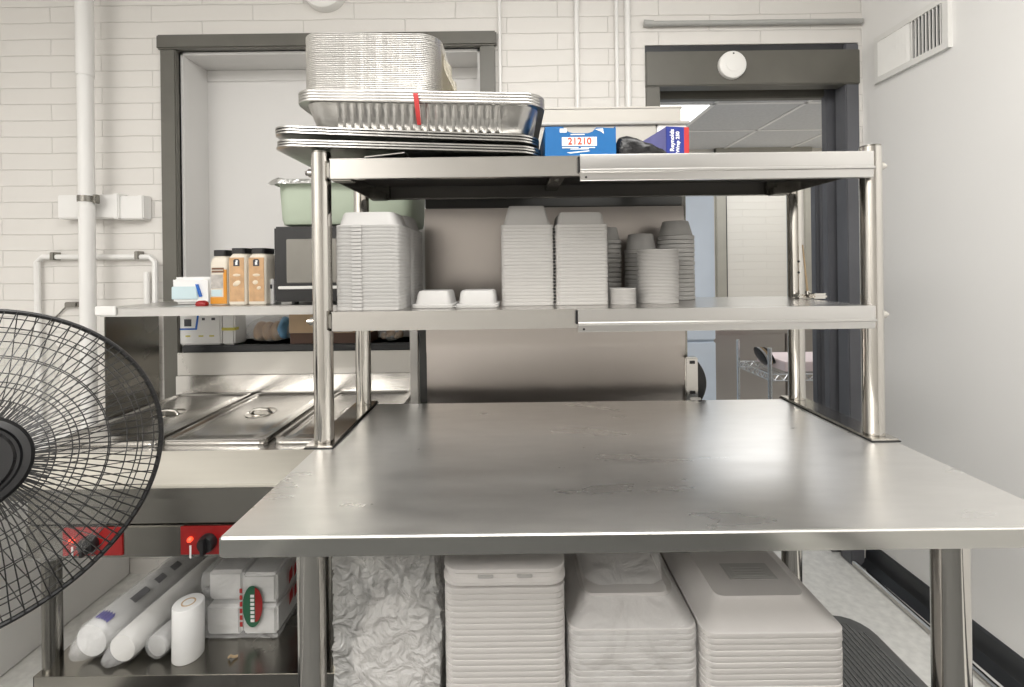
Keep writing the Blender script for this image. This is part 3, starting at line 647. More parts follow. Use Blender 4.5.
def pan_mesh(hx, hy, bx, by, h, rib, name, n, rad=.045, lip=.0045):
    b = MB(); t_ = .0003
    b.loft([ribbed(bx - t_, by - t_, t_, 0, n, rad * .7), ribbed(bx + .004 - t_, by + .004 - t_, .006 + t_, rib, n, rad * .8), ribbed(hx - .0150, hy - .0150, h - .004, rib * .4, n, rad), ribbed(hx - .0124, hy - .0124, h + .0005, 0, n, rad), ribbed(hx, hy, h + .001, 0, n, rad), ribbed(hx + .001, hy + .001, h - .001, 0, n, rad), ribbed(hx, hy, h - lip, 0, n, rad), ribbed(hx - .0136, hy - .0136, h - lip * .6, 0, n, rad), ribbed(hx - .0150, hy - .0150, h - .0062, rib * .4, n, rad), ribbed(hx - .0150 - .010 * (hx - .019 - bx) / (h - .012), hy - .0150 - .010 * (hy - .019 - by) / (h - .012), h - .0162, rib, n, rad), ribbed(bx + .004, by + .004, .006, rib, n, rad * .8), ribbed(bx, by, 0, 0, n, rad * .7)])
    return b.mesh(name, M['foil2'] if 'half' in name else M['foil'], 50)
pm = pan_mesh(.268, .163, .232, .128, .056, .0022, 'foil_roasting_pan', (.182, .080))
pz = 1.5768
for k in range(4):
    o = bpy.data.objects.new('foil_roasting_pan', pm); COL.objects.link(o)
    o.location = (-.192, PYF - .034 + .163, pz + .0062 * k); o.rotation_euler = (0, .030, 0)
    tag(o, ['lowest deep foil pan, its ribbed side showing above the shallow trays', 'second deep foil pan up, only its rim showing', 'third deep foil pan up, only its rim showing', 'topmost deep foil pan, holding the pile of small pans'][k], 'pan', 'deep foil pans on the upper shelf')
b = MB(); yy = PYF - .041; p0 = at(415, 93, yy); p1 = at(418, 123, yy)
b.loft([[p0 + Vector((-.004, 0, 0)), p0 + Vector((.006, 0, 0)), p0 + Vector((.006, .002, 0)), p0 + Vector((-.004, .002, 0))], [p0.lerp(p1, .45) + Vector((-.003, -.003, 0)), p0.lerp(p1, .45) + Vector((.007, -.003, 0)), p0.lerp(p1, .45) + Vector((.007, -.001, 0)), p0.lerp(p1, .45) + Vector((-.003, -.001, 0))], [p1 + Vector((-.004, .012, 0)), p1 + Vector((.004, .012, 0)), p1 + Vector((.004, .014, 0)), p1 + Vector((-.004, .014, 0))]])
tag(b.build('red_strip', M['redcard']), 'short red strip hanging over the deep foil pan rims', 'strip')
sm = pan_mesh(.155, .125, .106, .090, .068, 0, 'foil_half_pan', (.060, .044), .045, .0028)
sz = pz + .0062 * 3 + .008
for k in range(32):
    o = bpy.data.objects.new('foil_half_pan', sm); COL.objects.link(o)
    o.location = (-.308 + random.uniform(-.0002, .0002), PYF + .012 + .125 + random.uniform(-.0002, .0002), sz + .0041 * k); o.rotation_euler = (0, .026, random.uniform(-.001, .001))
    tag(o, 'small foil pan at the very top of the tall nested pile' if k == 31 else ('small foil pan at the bottom of the tall nested pile' if k == 0 else 'small foil pan inside the tall nested pile on the deep pans'), 'pan', 'small foil pans nested on the upper shelf')
b = MB(); N = 24
for side in range(1):
    x1 = -.308 + .1575; y0_, y1_ = PYF + .05, PYF + .26; rings = []
    for j in range(9):
        f = j / 8; z = sz + .17 - f * .15; out = .004 + .035 * f ** 1.4
        rings.append([Vector((x1 + out + .006 * math.sin(9 * (y0_ + (y1_ - y0_) * q / 11) * 7 + j), y0_ + (y1_ - y0_) * q / 11, z)) for q in range(12)] + [Vector((x1 + out + .0008 + .006 * math.sin(9 * (y0_ + (y1_ - y0_) * q / 11) * 7 + j), y0_ + (y1_ - y0_) * q / 11, z)) for q in range(11, -1, -1)])
    b.loft(rings)
tag(b.build('plastic_wrap', clear_mat('yellowish_wrap', tint=(1, .98, .92), clear=.6, milk=(.8, .76, .66), bump=(25, .8, .02))), 'loose clear wrap hanging at the right of the small foil pan pile', 'wrap')
b = MB(); p = at(378, 155, PYF - .03); b.prism([(p.x - .03, PYF - .026, 1.5155), (p.x + .055, PYF - .026, 1.524), (p.x + .055, PYF - .026, 1.526), (p.x - .03, PYF - .026, 1.5175)], (0, .2, 0))
o = b.build('foil_scrap', M['foil']); o.hide_render = False; tag(o, 'bent foil sheet sticking out under the tilted foil trays', 'foil')

# ------------------------------------------------------------------ boxes on the upper shelf
by = PYF - .014; x0, x1 = ax(545, 140, by), ax(616, 140, by); z0 = SH2 + .0005; hB = .064
t = thing('blue_box', 'blue cardboard box marked 21210 on the upper shelf', 'box', ((x0 + x1) / 2, by + .11, z0))
b = MB(); xm = (x0 + x1) / 2 - .002
prof = [(x0, z0), (x1, z0), (x1, z0 + hB * .93), (xm + .036, z0 + hB * .96), (xm + .028, z0 + hB * .82), (xm + .016, z0 + hB * .76), (xm - .014, z0 + hB * .77), (xm - .026, z0 + hB * .84), (xm - .036, z0 + hB), (x0 + .002, z0 + hB)]
b.prism([(p[0], by, p[1]) for p in prof], (0, .002, 0)); b.box((x0, by + .002, z0), (x0 + .002, by + .24, z0 + hB)); b.box((x1 - .002, by + .002, z0), (x1, by + .24, z0 + hB)); b.box((x0, by + .238, z0), (x1, by + .24, z0 + hB)); b.box((x0, by + .002, z0), (x1, by + .24, z0 + .002))
b.box((x0, by + .05, z0 + hB - .002), (x1, by + .24, z0 + hB)); b.build('carton', M['blue'], t, smooth=None)
lx = (x0 + x1) / 2 - .002; b = MB(); b.box((lx - .038, by - .0006, z0 + .022), (lx + .037, by + .0002, z0 + .041)); b.build('number_label', M['ink_white'], t, smooth=None)
text_mesh('21210', .0205, M['ink_red'], 'number', t, (lx, by - .0010, z0 + .0315), bold=.0004)
b = MB()
for x_, z_1, wd in ((lx - .02, .0175, .035), (lx + .018, .0175, .03), (lx, .0145, .04), (lx - .004, .0455, .03)): b.box((x_ - wd / 2, by - .0006, z0 + z_1), (x_ + wd / 2, by + .0002, z0 + z_1 + .0018))
b.prism([(lx - .028, by - .0006, z0 + .008), (lx + .02, by - .0006, z0 + .012), (lx + .022, by - .0006, z0 + .0105), (lx - .02, by - .0006, z0 + .006)], (0, .0006, 0)); b.build('fine_print', M['ink_white'], t, smooth=None)
b = MB(); b.box((x0 + .032, by - .0006, z0 + hB * .80), (x0 + .047, by + .0002, z0 + hB * .93)); b.prism([(x1 - .045, by - .0006, z0 + hB * .90), (x1 - .028, by - .0006, z0 + hB * .92), (x1 - .026, by - .0006, z0 + hB * .74), (x1 - .032, by - .0006, z0 + hB * .82)], (0, .0006, 0)); b.build('corner_print', M['ink_white'], t, smooth=None)
# black bin bag
b = MB(); bmesh.ops.create_icosphere(b.bm, subdivisions=4, radius=1)
for v in b.bm.verts:
    x, y, z = v.co; zz = max(z, -.55); v.co = Vector((x * .060 * (1 - .15 * max(0, z)) - .006 * max(0, z), y * .028, (zz + .55) * .027 * (1 - .55 * x)))
    if v.co.z > .002: v.co += noise.noise_vector(v.co * 45) * .005
    v.co.z = max(v.co.z, 0)
b.xf(Matrix.Translation((ax(641, 150, 1.0), 1.004, SH2 + .0005))); tag(b.build('black_bag', M['binbag'], smooth=60), 'crumpled black plastic bag between the two boxes on the upper shelf', 'bag')
# wrap box
wr = Matrix.Translation((ax(678, 150, 1.045), 1.045, SH2 + .0005)) @ Matrix.Rotation(.16, 4, 'Z') @ Matrix.Diagonal((1.07, .9, 1.26, 1))
t = thing('wrap_box', 'long violet and navy foil wrap carton lying end-on on the upper shelf', 'box', wr.translation)
b = MB(); b.box((-.027, .001, 0), (.025, .300, .064), .001, mat=wr); b.build('carton', M['violet'], t, smooth=None)
b = MB(); b.box((-.027, -.001, 0), (.014, .001, .064), mat=wr); b.build('end_flap', M['navy'], t, smooth=None)
b = MB(); b.box((.014, -.001, 0), (.0255, .001, .064), mat=wr); b.build('red_flap', M['redcard'], t, smooth=None)
text_mesh('Reynolds', .0138, M['ink_white'], 'lettering', t, wr @ Vector((-.014, -.0018, .039)), rot=(PI / 2, -PI / 2, .16), bold=.0003)
text_mesh('Wrap 250', .0118, M['ink_white'], 'lettering', t, wr @ Vector((-.001, -.0018, .036)), rot=(PI / 2, -PI / 2, .16), bold=.0003)
b = MB()
for k, (y_, z_1) in enumerate(((.05, .010), (.058, .022), (.066, .034))): b.box((-.0278, y_, z_1), (-.0268, y_ + .05, z_1 + .005), mat=wr)
b.prism([wr @ Vector(q) for q in ((-.0278, .055, .012), (-.0278, .06, .012), (-.0278, .075, .045), (-.0278, .07, .045))], (.001, 0, 0)); b.build('side_print', M['ink_white'], t, smooth=None)
b = MB(); b.box((-.0282, .006, .004), (-.027, .024, .020), mat=wr); b.build('yellow_sticker', M['yellow'], t, smooth=None)

# ================================================================== FOAM ON THE MIDDLE SHELF
def half_rings(hx, hy, tx, ty, h, rad, cx, cy, lip=.006, th=.0008, lt=.0076):
    R = lambda a, b_, r, z: rrect(a, b_, r, z, 4, cx, cy)
    return [R(tx - th, ty - th, rad * .8, h - th), R(tx + .003 - th, ty + .003 - th, rad * .85, h - .005 - th), R(hx - lip - th, hy - lip - th, rad, lt), R(hx - .0004, hy - .0004, rad, 0), R(hx, hy, rad, .0006), R(hx, hy, rad, lt - .0005), R(hx - .0005, hy - .0005, rad, lt), R(hx - lip, hy - lip, rad, lt + .0006), R(tx + .003, ty + .003, rad * .85, h - .005), R(tx, ty, rad * .8, h)]
def clam(hx, hy, A, B, rad, axis, tabs=False):
    """opened clamshell, both halves upside down; A,B=(inset_x,inset_y,h)"""
    b = MB()
    for sgn, (ix, iy, h) in ((-1, A), (1, B)):
        cx, cy = (sgn * (hx + .003), 0) if axis == 'X' else (0, sgn * (hy + .002))
        b.loft(half_rings(hx, hy, hx - ix, hy - iy, h, rad, cx, cy))
    if axis == 'X': b.box((-.006, -hy * .8, .001), (.006, hy * .8, .003))
    else: b.box((-hx * .8, -.006, .001), (hx * .8, .006, .003))
    if tabs: b.box((-.030, -2 * hy - .006, .0002), (-.008, -2 * hy + .002, .0072), .0008)
    return b
def stack(mesh, name, n, loc, dz, rz, labels, group, cat='food container', jx=.0003, jr=.0008):
    for k in range(n):
        o = bpy.data.objects.new(name, mesh); COL.objects.link(o)
        o.location = (loc[0] + random.uniform(-jx, jx), loc[1] + random.uniform(-jx, jx), loc[2] + dz * k); o.rotation_euler = (0, 0, rz + random.uniform(-jr, jr))
        tag(o, labels[1] if k == n - 1 else (labels[0] if k == 0 else labels[2]), cat, group)
z1 = SH1 + .0005
# left stack (opened clamshells, end-on)
m = clam(.071, .062, (.016, .014, .036), (.018, .016, .042), .02, 'Y', True).mesh('foam_clamshell', M['foam'], 40)
X = ax(373, 280, 1.013); stack(m, 'foam_clamshell', 24, (X - .003, PYF - .006 + .126, z1), .0078, -.03, ('white foam clamshell at the bottom of the stack beside the left front post', 'white foam clamshell on top of the stack beside the left front post', 'white foam clamshell within the stack beside the left front post'), 'foam clamshells stacked by the left post')
# centre stack (two columns)
m = clam(.0610, .07, (.020, .02, .054), (.013, .016, .037), .010, 'X').mesh('foam_clamshell', M['foam3'], 40)
X = ax(555, 280, 1.06); stack(m, 'foam_clamshell', 24, (X, 1.06 + .072, z1), .0079, .004, ('opened foam clamshell at the bottom of the two-column stack', 'opened foam clamshell on top of the two-column stack', 'opened foam clamshell within the two-column stack mid-shelf'), 'foam clamshells in the two-column stack')
# single small clamshell
m = clam(.0475, .052, (.014, .014, .038), (.012, .013, .038), .014, 'X').mesh('small_foam_clamshell', M['foam'], 40)
o = bpy.data.objects.new('small_foam_clamshell', m); COL.objects.link(o); o.location = (ax(457, 300, 1.06), 1.075, z1); o.rotation_euler = (0, 0, -.06); tag(o, 'single small foam clamshell lying open between the two tall stacks', 'food container')
# bowls and lids
def bowl(R, r, h, th=.0008, rim=.004):
    return MB().lathe([(r - th, h - th), (R - rim - th, .0108), (R - .001, 0), (R, .0010), (R, .0095), (R - .001, .0103), (R - rim, .0108), (r + .0008, h - .003), (r, h - .0015), (r - .003, h - .0003)], seg=32).mesh('foam_bowl', M['foam'], 40)
def bstack(R, r, h, n, dz, px, py, Y, lab, group):
    m = bowl(R, r, h); stack(m, 'foam_bowl', n, (ax(px, py, Y), Y, z1), dz, 0, lab, group, 'bowl', .0006, 0)
bstack(.041, .030, .044, 13, .0125, 606, 280, 1.226, ('foam bowl at the bottom of the stack just behind the two-column stack', 'top foam bowl of the stack half hidden by the two-column stack', 'foam bowl within the stack half hidden by the two-column stack'), 'foam bowls half hidden behind the clamshells')
bstack(.043, .032, .052, 12, .0112, 641, 280, 1.226, ('bottom foam bowl of the stack behind the white lid cylinder', 'top foam bowl of the middle, shorter stack behind the lid cylinder', 'foam bowl within the stack behind the white lid cylinder'), 'foam bowls behind the lid cylinder')
bstack(.0475, .033, .050, 15, .0113, 676, 280, 1.224, ('bottom foam bowl of the tallest, rightmost bowl stack', 'top foam bowl of the tallest, rightmost bowl stack', 'foam bowl within the tallest, rightmost bowl stack'), 'foam bowls in the rightmost stack')
def lidm(R): return MB().lathe([(R - .006, .0006), (R - .001, 0), (R, .0008), (R, .0026), (R - .002, .0032), (R - .007, .0033), (R - .009, .0024), (.004, .0024)], seg=36).mesh('foam_lid', M['foam3'], 40)
stack(lidm(.0485), 'foam_disc', 38, (ax(658, 300, 1.115), 1.115, z1), .0034, 0, ('bottom lid of the tall white lid cylinder', 'top lid of the tall white lid cylinder', 'flat white lid within the tall lid cylinder in front of the bowls'), 'white lids in the tall cylinder', 'lid', .0005)
stack(lidm(.031), 'small_foam_disc', 11, (ax(622.5, 300, 1.085), 1.085, z1), .0034, 0, ('bottom lid of the short small lid pile', 'top lid of the short small lid pile', 'small white lid within the short pile right of the clamshells'), 'small white lids in the short pile', 'lid', .0004)
# thin utensil leaning on the rear post, metal clips
t = thing('thin_skewer', 'thin pale rod in a small metal foot leaning at the right rear post', 'utensil', (.742, 1.205, z1))
P0 = at(808, 296, 1.20); P1 = at(803, 245, 1.22)
b = MB(); b.cyl((P0.x, 1.20, z1 + .004), (P1.x, 1.222, P1.z), .0028, 8, .0018); b.build('rod', M['wood'], t)
b = MB(); b.box((P0.x - .034, 1.185, z1), (P0.x + .006, 1.215, z1 + .010), .003); b.cyl((P0.x, 1.2, z1 + .008), (P0.x, 1.2, z1 + .018), .006, 12); b.build('foot', M['chrome'], t)
X = ax(818, 300, 1.17); b = MB(); b.box((X - .018, 1.158, z1), (X + .018, 1.182, z1 + .012), .004); b.box((X - .016, 1.160, z1 + .012), (X + .016, 1.180, z1 + .014), .001)
tag(b.build('metal_clip', M['chrome']), 'small bright metal block beside the thin rod at right shelf end', 'clip')

# ================================================================== ON THE STEAM TABLE SHELF
so = oz + .0005
# microwave
mx0, mx1, my0, my1 = ax(274, 280, 1.585), ax(405, 280, 1.585), 1.585, 1.885; mz0 = so; mz1 = ah(280, 226, 1.585)
t = thing('microwave', 'black microwave on the shelf over the steam table', 'microwave', ((mx0 + mx1) / 2, 1.74, so))
b = MB(); b.box((mx0, my0 + .03, mz0 + .012), (mx1, my1, mz1), .006); b.build('casing', M['black'], t)
b = MB(); b.box((mx0, my0, mz0 + .010), (mx1 - .10, my0 + .03, mz1 - .002), .006); d = b.build('door', M['black'], t)
zz = lambda y: ah(300, y, 1.585)
b = MB(); b.box((mx0 + .045, my0 - .003, zz(283)), (mx1 - .12, my0 + .002, zz(239)), .012, seg=3); b.build('door_window', M['ovenglass'], d)
b = MB(); b.box((mx0 + .018, my0 - .010, zz(289)), (mx1 - .11, my0 - .001, zz(286)), .002); b.build('door_trim', M['whiteplastic'], d)
b = MB(); b.box((mx1 - .099, my0 + .002, mz0 + .010), (mx1, my0 + .03, mz1 - .002), .004); cp = b.build('control_panel', M['black'], t)
b = MB(); b.box((mx1 - .085, my0 - .0005, mz1 - .05), (mx1 - .015, my0 + .003, mz1 - .025)); b.build('display', M['black_gloss'], cp)
for i in range(2):
    for j in range(2):
        b = MB(); b.cyl((mx0 + .05 + i * (mx1 - mx0 - .1), my0 + .05 + j * .2, mz0), (mx0 + .05 + i * (mx1 - mx0 - .1), my0 + .05 + j * .2, mz0 + .014), .012, 12); b.build('foot', M['black'], t)
# green tub covered in foil
tx = (ax(272, 200, 1.60) + ax(416, 200, 1.60)) / 2; thx = (ax(410, 200, 1.60) - ax(274, 200, 1.60)) / 2
tz = mz1 + .001; th = ah(300, 181, 1.6) - tz; ty = 1.745; thy = .15
t = thing('green_tub', 'sage green plastic tub on top of the microwave', 'tub', (tx, ty, tz))
b = MB(); b.loft([rrect(thx - .030, thy - .030, .03, 0), rrect(thx - .012, thy - .012, .035, .006), rrect(thx - .006, thy - .006, .04, .024), rrect(thx, thy, .04, th - .003), rrect(thx - .003, thy - .003, .04, th), rrect(thx - .010, thy - .010, .04, .03), rrect(thx - .03, thy - .03, .03, .008)])
b.xf(Matrix.Translation((tx, ty, tz))); b.build('tub_body', M['green'], t)
b = MB(); b.loft([rrect(thx + .002, thy + .004, .05, th - .010), rrect(thx + .006, thy + .008, .05, th - .008), rrect(thx + .006, thy + .008, .05, th), rrect(thx, thy, .05, th)]); b.xf(Matrix.Translation((tx, ty, tz))); b.build('tub_rim', M['green'], t)
b = MB(); rings = []; q = 16
for (g, z, amp) in ((.022, th - .014, .024), (.018, th + .0015, .014), (.008, th + .008, .010), (-.03, th + .008, .005), (-.08, th + .007, .004)):
    R = rrect(thx + g, thy + g, .05, z, q); rings.append([p + noise.noise_vector(p * 40) * amp * Vector((1, 1, .8)).length * .6 for p in R])
for p in rings[1] + rings[2] + rings[3] + rings[4]: p.z = max(p.z, th + .0012)
b.loft(rings, False, True); b.xf(Matrix.Translation((tx, ty, tz))); tag(b.build('foil_cover', M['crinkle'], smooth=20), 'crinkled foil sheet covering the green tub', 'foil')
# spice bottles
def spice(px0, px1, ptop, pcap, Y, lab, style):
    x0, x1 = ax(px0, 290, Y), ax(px1, 290, Y); hx = (x1 - x0) / 2; X = (x0 + x1) / 2; hy = hx * 1.35; hh = ah(px0, ptop, Y) - so
    t = thing('spice_bottle', lab, 'bottle', (X, Y + hy, so), group='spice bottles on the steam table shelf')
    T = Matrix.Translation((X, Y + hy, so))
    b = MB(); b.loft([rrect(hx - .003, hy - .003, .008, 0), rrect(hx, hy, .010, .004), rrect(hx, hy, .010, hh * .86), rrect(hx * .92, hy * .94, .012, hh * .94), rrect(hx * .72, hy * .8, .014, hh)]); b.xf(T); b.build('bottle_body', M['spiceplastic'], t)
    ch = ah(px0, pcap, Y) - so
    b = MB(); b.loft([rrect(hx * .80, hy * .86, .012, hh), rrect(hx * .80, hy * .86, .012, ch - .001), rrect(hx * .76, hy * .82, .012, ch)]); b.xf(T); b.build('cap', M['black'], t)
    if style == 'orange':
        b = MB(); b.box((x0 + .002, Y - .0012, so + .004), (x1 - .001, Y + .002, so + hh * .16)); b.box((x1 - .012, Y - .0012, so + hh * .16), (x1 - .001, Y + .002, so + hh * .72)); b.build('orange_label', M['orange'], t, smooth=None)
        b = MB(); b.box((x0 + .005, Y - .0014, so + hh * .34), (x1 - .014, Y + .002, so + hh * .62)); b.build('fine_print', mat('grey_print', (.5, .47, .44), .5, var=(60, .3)), t, smooth=None)
        b = MB(); b.box((x0 + .006, Y - .0014, so + hh * .18), (x1 - .018, Y + .002, so + hh * .31)); b.build('print_block', M['lightblue'], t, smooth=None)
        b = MB(); b.box((x0 + .008, Y - .0014, so + hh * .72), (x1 - .010, Y + .002, so + hh * .76)); b.box((x0 + .008, Y - .0014, so + hh * .66), (x1 - .008, Y + .002, so + hh * .70)); b.build('title_print', mat('brown_print', (.2, .1, .06), .5, var=(40, .2)), t, smooth=None)
    else:
        b = MB(); b.box((x0 + .006, Y - .0012, so + hh * .07), (x1 - .006, Y + .002, so + hh * .92)); b.build('label', M['spice'], t, smooth=None)
        b = MB(); c = X; zc = so + hh * .82; b.prism([(c - .011, Y - .0016, zc - .012), (c + .011, Y - .0016, zc - .012), (c + .011, Y - .0016, zc + .008), (c + .006, Y - .0016, zc + .013), (c - .006, Y - .0016, zc + .013), (c - .011, Y - .0016, zc + .008)], (0, .003, 0)); b.build('badge', M['ink_dark'], t, smooth=None)
        b = MB(); b.box((c - .004, Y - .0020, zc - .008), (c + .004, Y + .001, zc + .003)); b.box((c - .002, Y - .0020, zc + .003), (c + .005, Y + .001, zc + .009)); b.build('badge_mark', M['ink_white'], t, smooth=None)
        for (ox, oz_, sx_, sz_, rot) in (((0, .42, .015, .009, .5),) if style == 'a' else ((-.004, .44, .010, .008, .1), (.008, .33, .008, .006, .3))) + ((0, .58, .014, .005, 0),):
            b = MB(); b.lathe([(1, 0), (.9, .5), (.4, .9), (.05, 1)], seg=16); b.xf(Matrix.Translation((X + ox, Y - .001, so + hh * oz_)) @ Matrix.Rotation(-rot, 4, 'Y') @ Matrix.Rotation(PI / 2, 4, 'X') @ Matrix.Diagonal((sx_, sz_, .002, 1))); b.build('label_picture', mat('garlic_print', (.80, .68, .52), .5, var=(60, .1)), t)
spice(210, 227, 256, 250, 1.62, 'orange-labelled spice bottle, leftmost of the three spice bottles', 'orange')
spice(228, 246, 253.5, 248, 1.60, 'tan-labelled spice bottle in the middle, one pale bulb on its label', 'a')
spice(247.5, 266, 253.5, 248, 1.60, 'tan-labelled spice bottle next to the microwave, two pale bulbs on its label', 'b')
# bag of white packets, red cap, small white carton
t = thing('white_packet', 'white packet with a blue diagonal print on the shelf left of the spice bottles', 'packet', (ax(190, 300, 1.66), 1.68, so))
x0, x1 = ax(171, 300, 1.65), ax(212, 300, 1.65); zz_ = ah(190, 277, 1.65); b = MB(); b.box((x0, 1.65, so), (x1, 1.75, zz_), .012, seg=3); b.wobble(.004, 25, 2)
for v in b.bm.verts: v.co.z = max(v.co.z, so)
b.build('packet_body', M['paper'], t, smooth=60)
b = MB(); b.box((x0 + .005, 1.645, so + .02), (x1 - .05, 1.652, so + .066), .002); b.build('pale_print', M['lightblue'], t, smooth=None)
b = MB(); b.prism([(x1 - .055, 1.642, so + .074), (x1 - .048, 1.642, so + .074), (x1 - .034, 1.642, so + .03), (x1 - .041, 1.642, so + .028)], (0, .008, 0)); b.build('blue_stripe', M['bluepl'], t, smooth=None)
X = ax(204, 301, 1.60); b = MB(); b.loft([rrect(.019, .012, .01, 0), rrect(.021, .014, .012, .006), rrect(.018, .012, .012, .014), rrect(.010, .008, .007, .018)]); b.xf(Matrix.Translation((X, 1.59, so))); tag(b.build('red_bottle_top', M['red']), 'small red cap lying before the white packet', 'cap')
t = thing('small_carton', 'narrow white carton between spice bottles and microwave', 'carton', (ax(270, 300, 1.63), 1.65, so))
x0, x1 = ax(266.5, 300, 1.63), ax(273.6, 300, 1.63); b = MB(); b.box((x0, 1.63, so), (x1, 1.69, ah(270, 279, 1.63)), .002); b.build('carton_body', M['paper'], t)
b = MB(); b.box((x0 + .003, 1.629, so + .055), (x1 - .004, 1.631, so + .07)); b.build('printed_mark', M['ink_dark'], t, smooth=None)

# ------------------------------------------------------------------ on the window sill, under that shelf
ws = wz0 + .0005; yS = WY - .012
def sillbox(px0, px1, ptop, m, name, lab, cat, d=.09, bev=.006, yy=yS):
    x0, x1 = ax(px0, 330, yy), ax(px1, 330, yy); b = MB(); zt = ah((px0 + px1) / 2, ptop, yy); b.box((x0, yy, ws), (x1, yy + d, zt), bev, seg=3); return b, x0, x1, zt, yy
b, x0, x1, zt, y = sillbox(178.5, 221, 312, M['paper'], '', '', '')
t = thing('napkin_pack', 'white printed pack on the window sill below the shelf', 'pack', ((x0 + x1) / 2, y + .045, ws)); b.build('pack_body', M['paper'], t)
b = MB(); b.box((x0 + .004, y - .001, zt - .075), (x0 + .07, y + .001, zt - .068)); b.prism([(x0 + .07, y - .001, zt - .075), (x0 + .078, y - .001, zt - .075), (x0 + .088, y - .001, zt - .01), (x0 + .08, y - .001, zt - .01)], (0, .002, 0)); b.build('blue_line', M['bluepl'], t, smooth=None)
for (q0, q1, q2, q3) in ((.025, .055, .06, .03), (.10, .112, .035, .025), (.14, .155, .035, .025)): b = MB(); b.box((x0 + q0, y - .001, zt - q2), (x0 + q1, y + .001, zt - q3)); b.build('dark_print', M['ink_dark'], t, smooth=None)
b = MB()
for dx_ in (.03, .085, .13): b = MB(); b.box((x0 + dx_, y - .001, ws + .035), (x0 + dx_ + .02, y + .001, ws + .041)); b.build('yellow_print', M['yellow'], t, smooth=None)
b, x0, x1, zt, y = sillbox(222, 234.5, 313, M['paper'], '', '', ''); b2 = b
t = thing('slim_carton', 'slim white carton with a yellow band on the window sill', 'carton', ((x0 + x1) / 2, y + .04, ws)); b.build('carton_body', M['paper'], t)
b = MB(); b.box((x0 - .0005, y - .001, ws + .06), (x1 + .0005, y + .03, ws + .072)); b.build('yellow_band', M['yellow'], t, smooth=None)
X0, X1 = ax(240, 330, yS), ax(287, 330, yS)
t = thing('bread_bag', 'clear bag of brown rolls with blue print on the window sill', 'bread bag', ((X0 + X1) / 2, yS + .05, ws))
def blob(c, r, m, name, par, amp=.004, fr=30, sub=3):
    b = MB(); bmesh.ops.create_icosphere(b.bm, subdivisions=sub, radius=1)
    for v in b.bm.verts:
        p = Vector((v.co.x * r[0], v.co.y * r[1], v.co.z * r[2])) + Vector(c); p += noise.noise_vector(p * fr) * amp; p.z = max(p.z, c[2] - r[2] * .96); v.co = p
    return b.build(name, m, par, smooth=60)
L_ = X1 - X0
for k, f in enumerate((.30, .48, .66)): blob((X0 + L_ * f, yS + .055, ws + .048), (L_ * .13, .04, .042), M['bread'], 'bread_roll', t)
blob((X0 + L_ * .84, yS + .05, ws + .060), (L_ * .13, .045, .05), M['bluecloth'], 'blue_print', t, .008, 30)
blob((X0 + L_ * .5, yS + .058, ws + .058), (L_ * .52, .056, .055), M['clear'], 'bag_film', t, .010, 22, 4)
X0, X1 = ax(289, 330, yS), ax(372, 330, yS); zt = ah(300, 310, yS)
t = thing('tan_carton', 'tan cardboard carton on the window sill behind the left post', 'carton', ((X0 + X1) / 2, yS + .05, ws))
b = MB(); b.box((X0, yS, ws + .045), (X1, yS + .10, zt), .002); b.build('carton_body', M['tan'], t)
b = MB(); b.box((X0 + .004, yS - .001, ws), (X1 - .004, yS + .10, ws + .045), .002); b.build('brown_base', mat('dark_brown_card', (.10, .045, .025), .5, var=(20, .1)), t)
X0, X1 = ax(376, 336, yS), ax(401, 336, yS); t = thing('snack_bag', 'small clear bag of golden snacks at the right end of the sill', 'bag', ((X0 + X1) / 2, yS + .05, ws))
for k in range(5): blob((X0 + .02 + k * .018, yS + .045 + .012 * (k % 2), ws + .022 + .008 * (k % 3)), (.014, .014, .016), M['bread'], 'snack_piece', t, .003, 60, 2)
blob(((X0 + X1) / 2, yS + .05, ws + .032), ((X1 - X0) / 2 + .004, .04, .032), M['clear'], 'bag_film', t, .006, 30, 3)

# ================================================================== ON THE STEAM TABLE UNDERSHELF
us = UZ + .0005
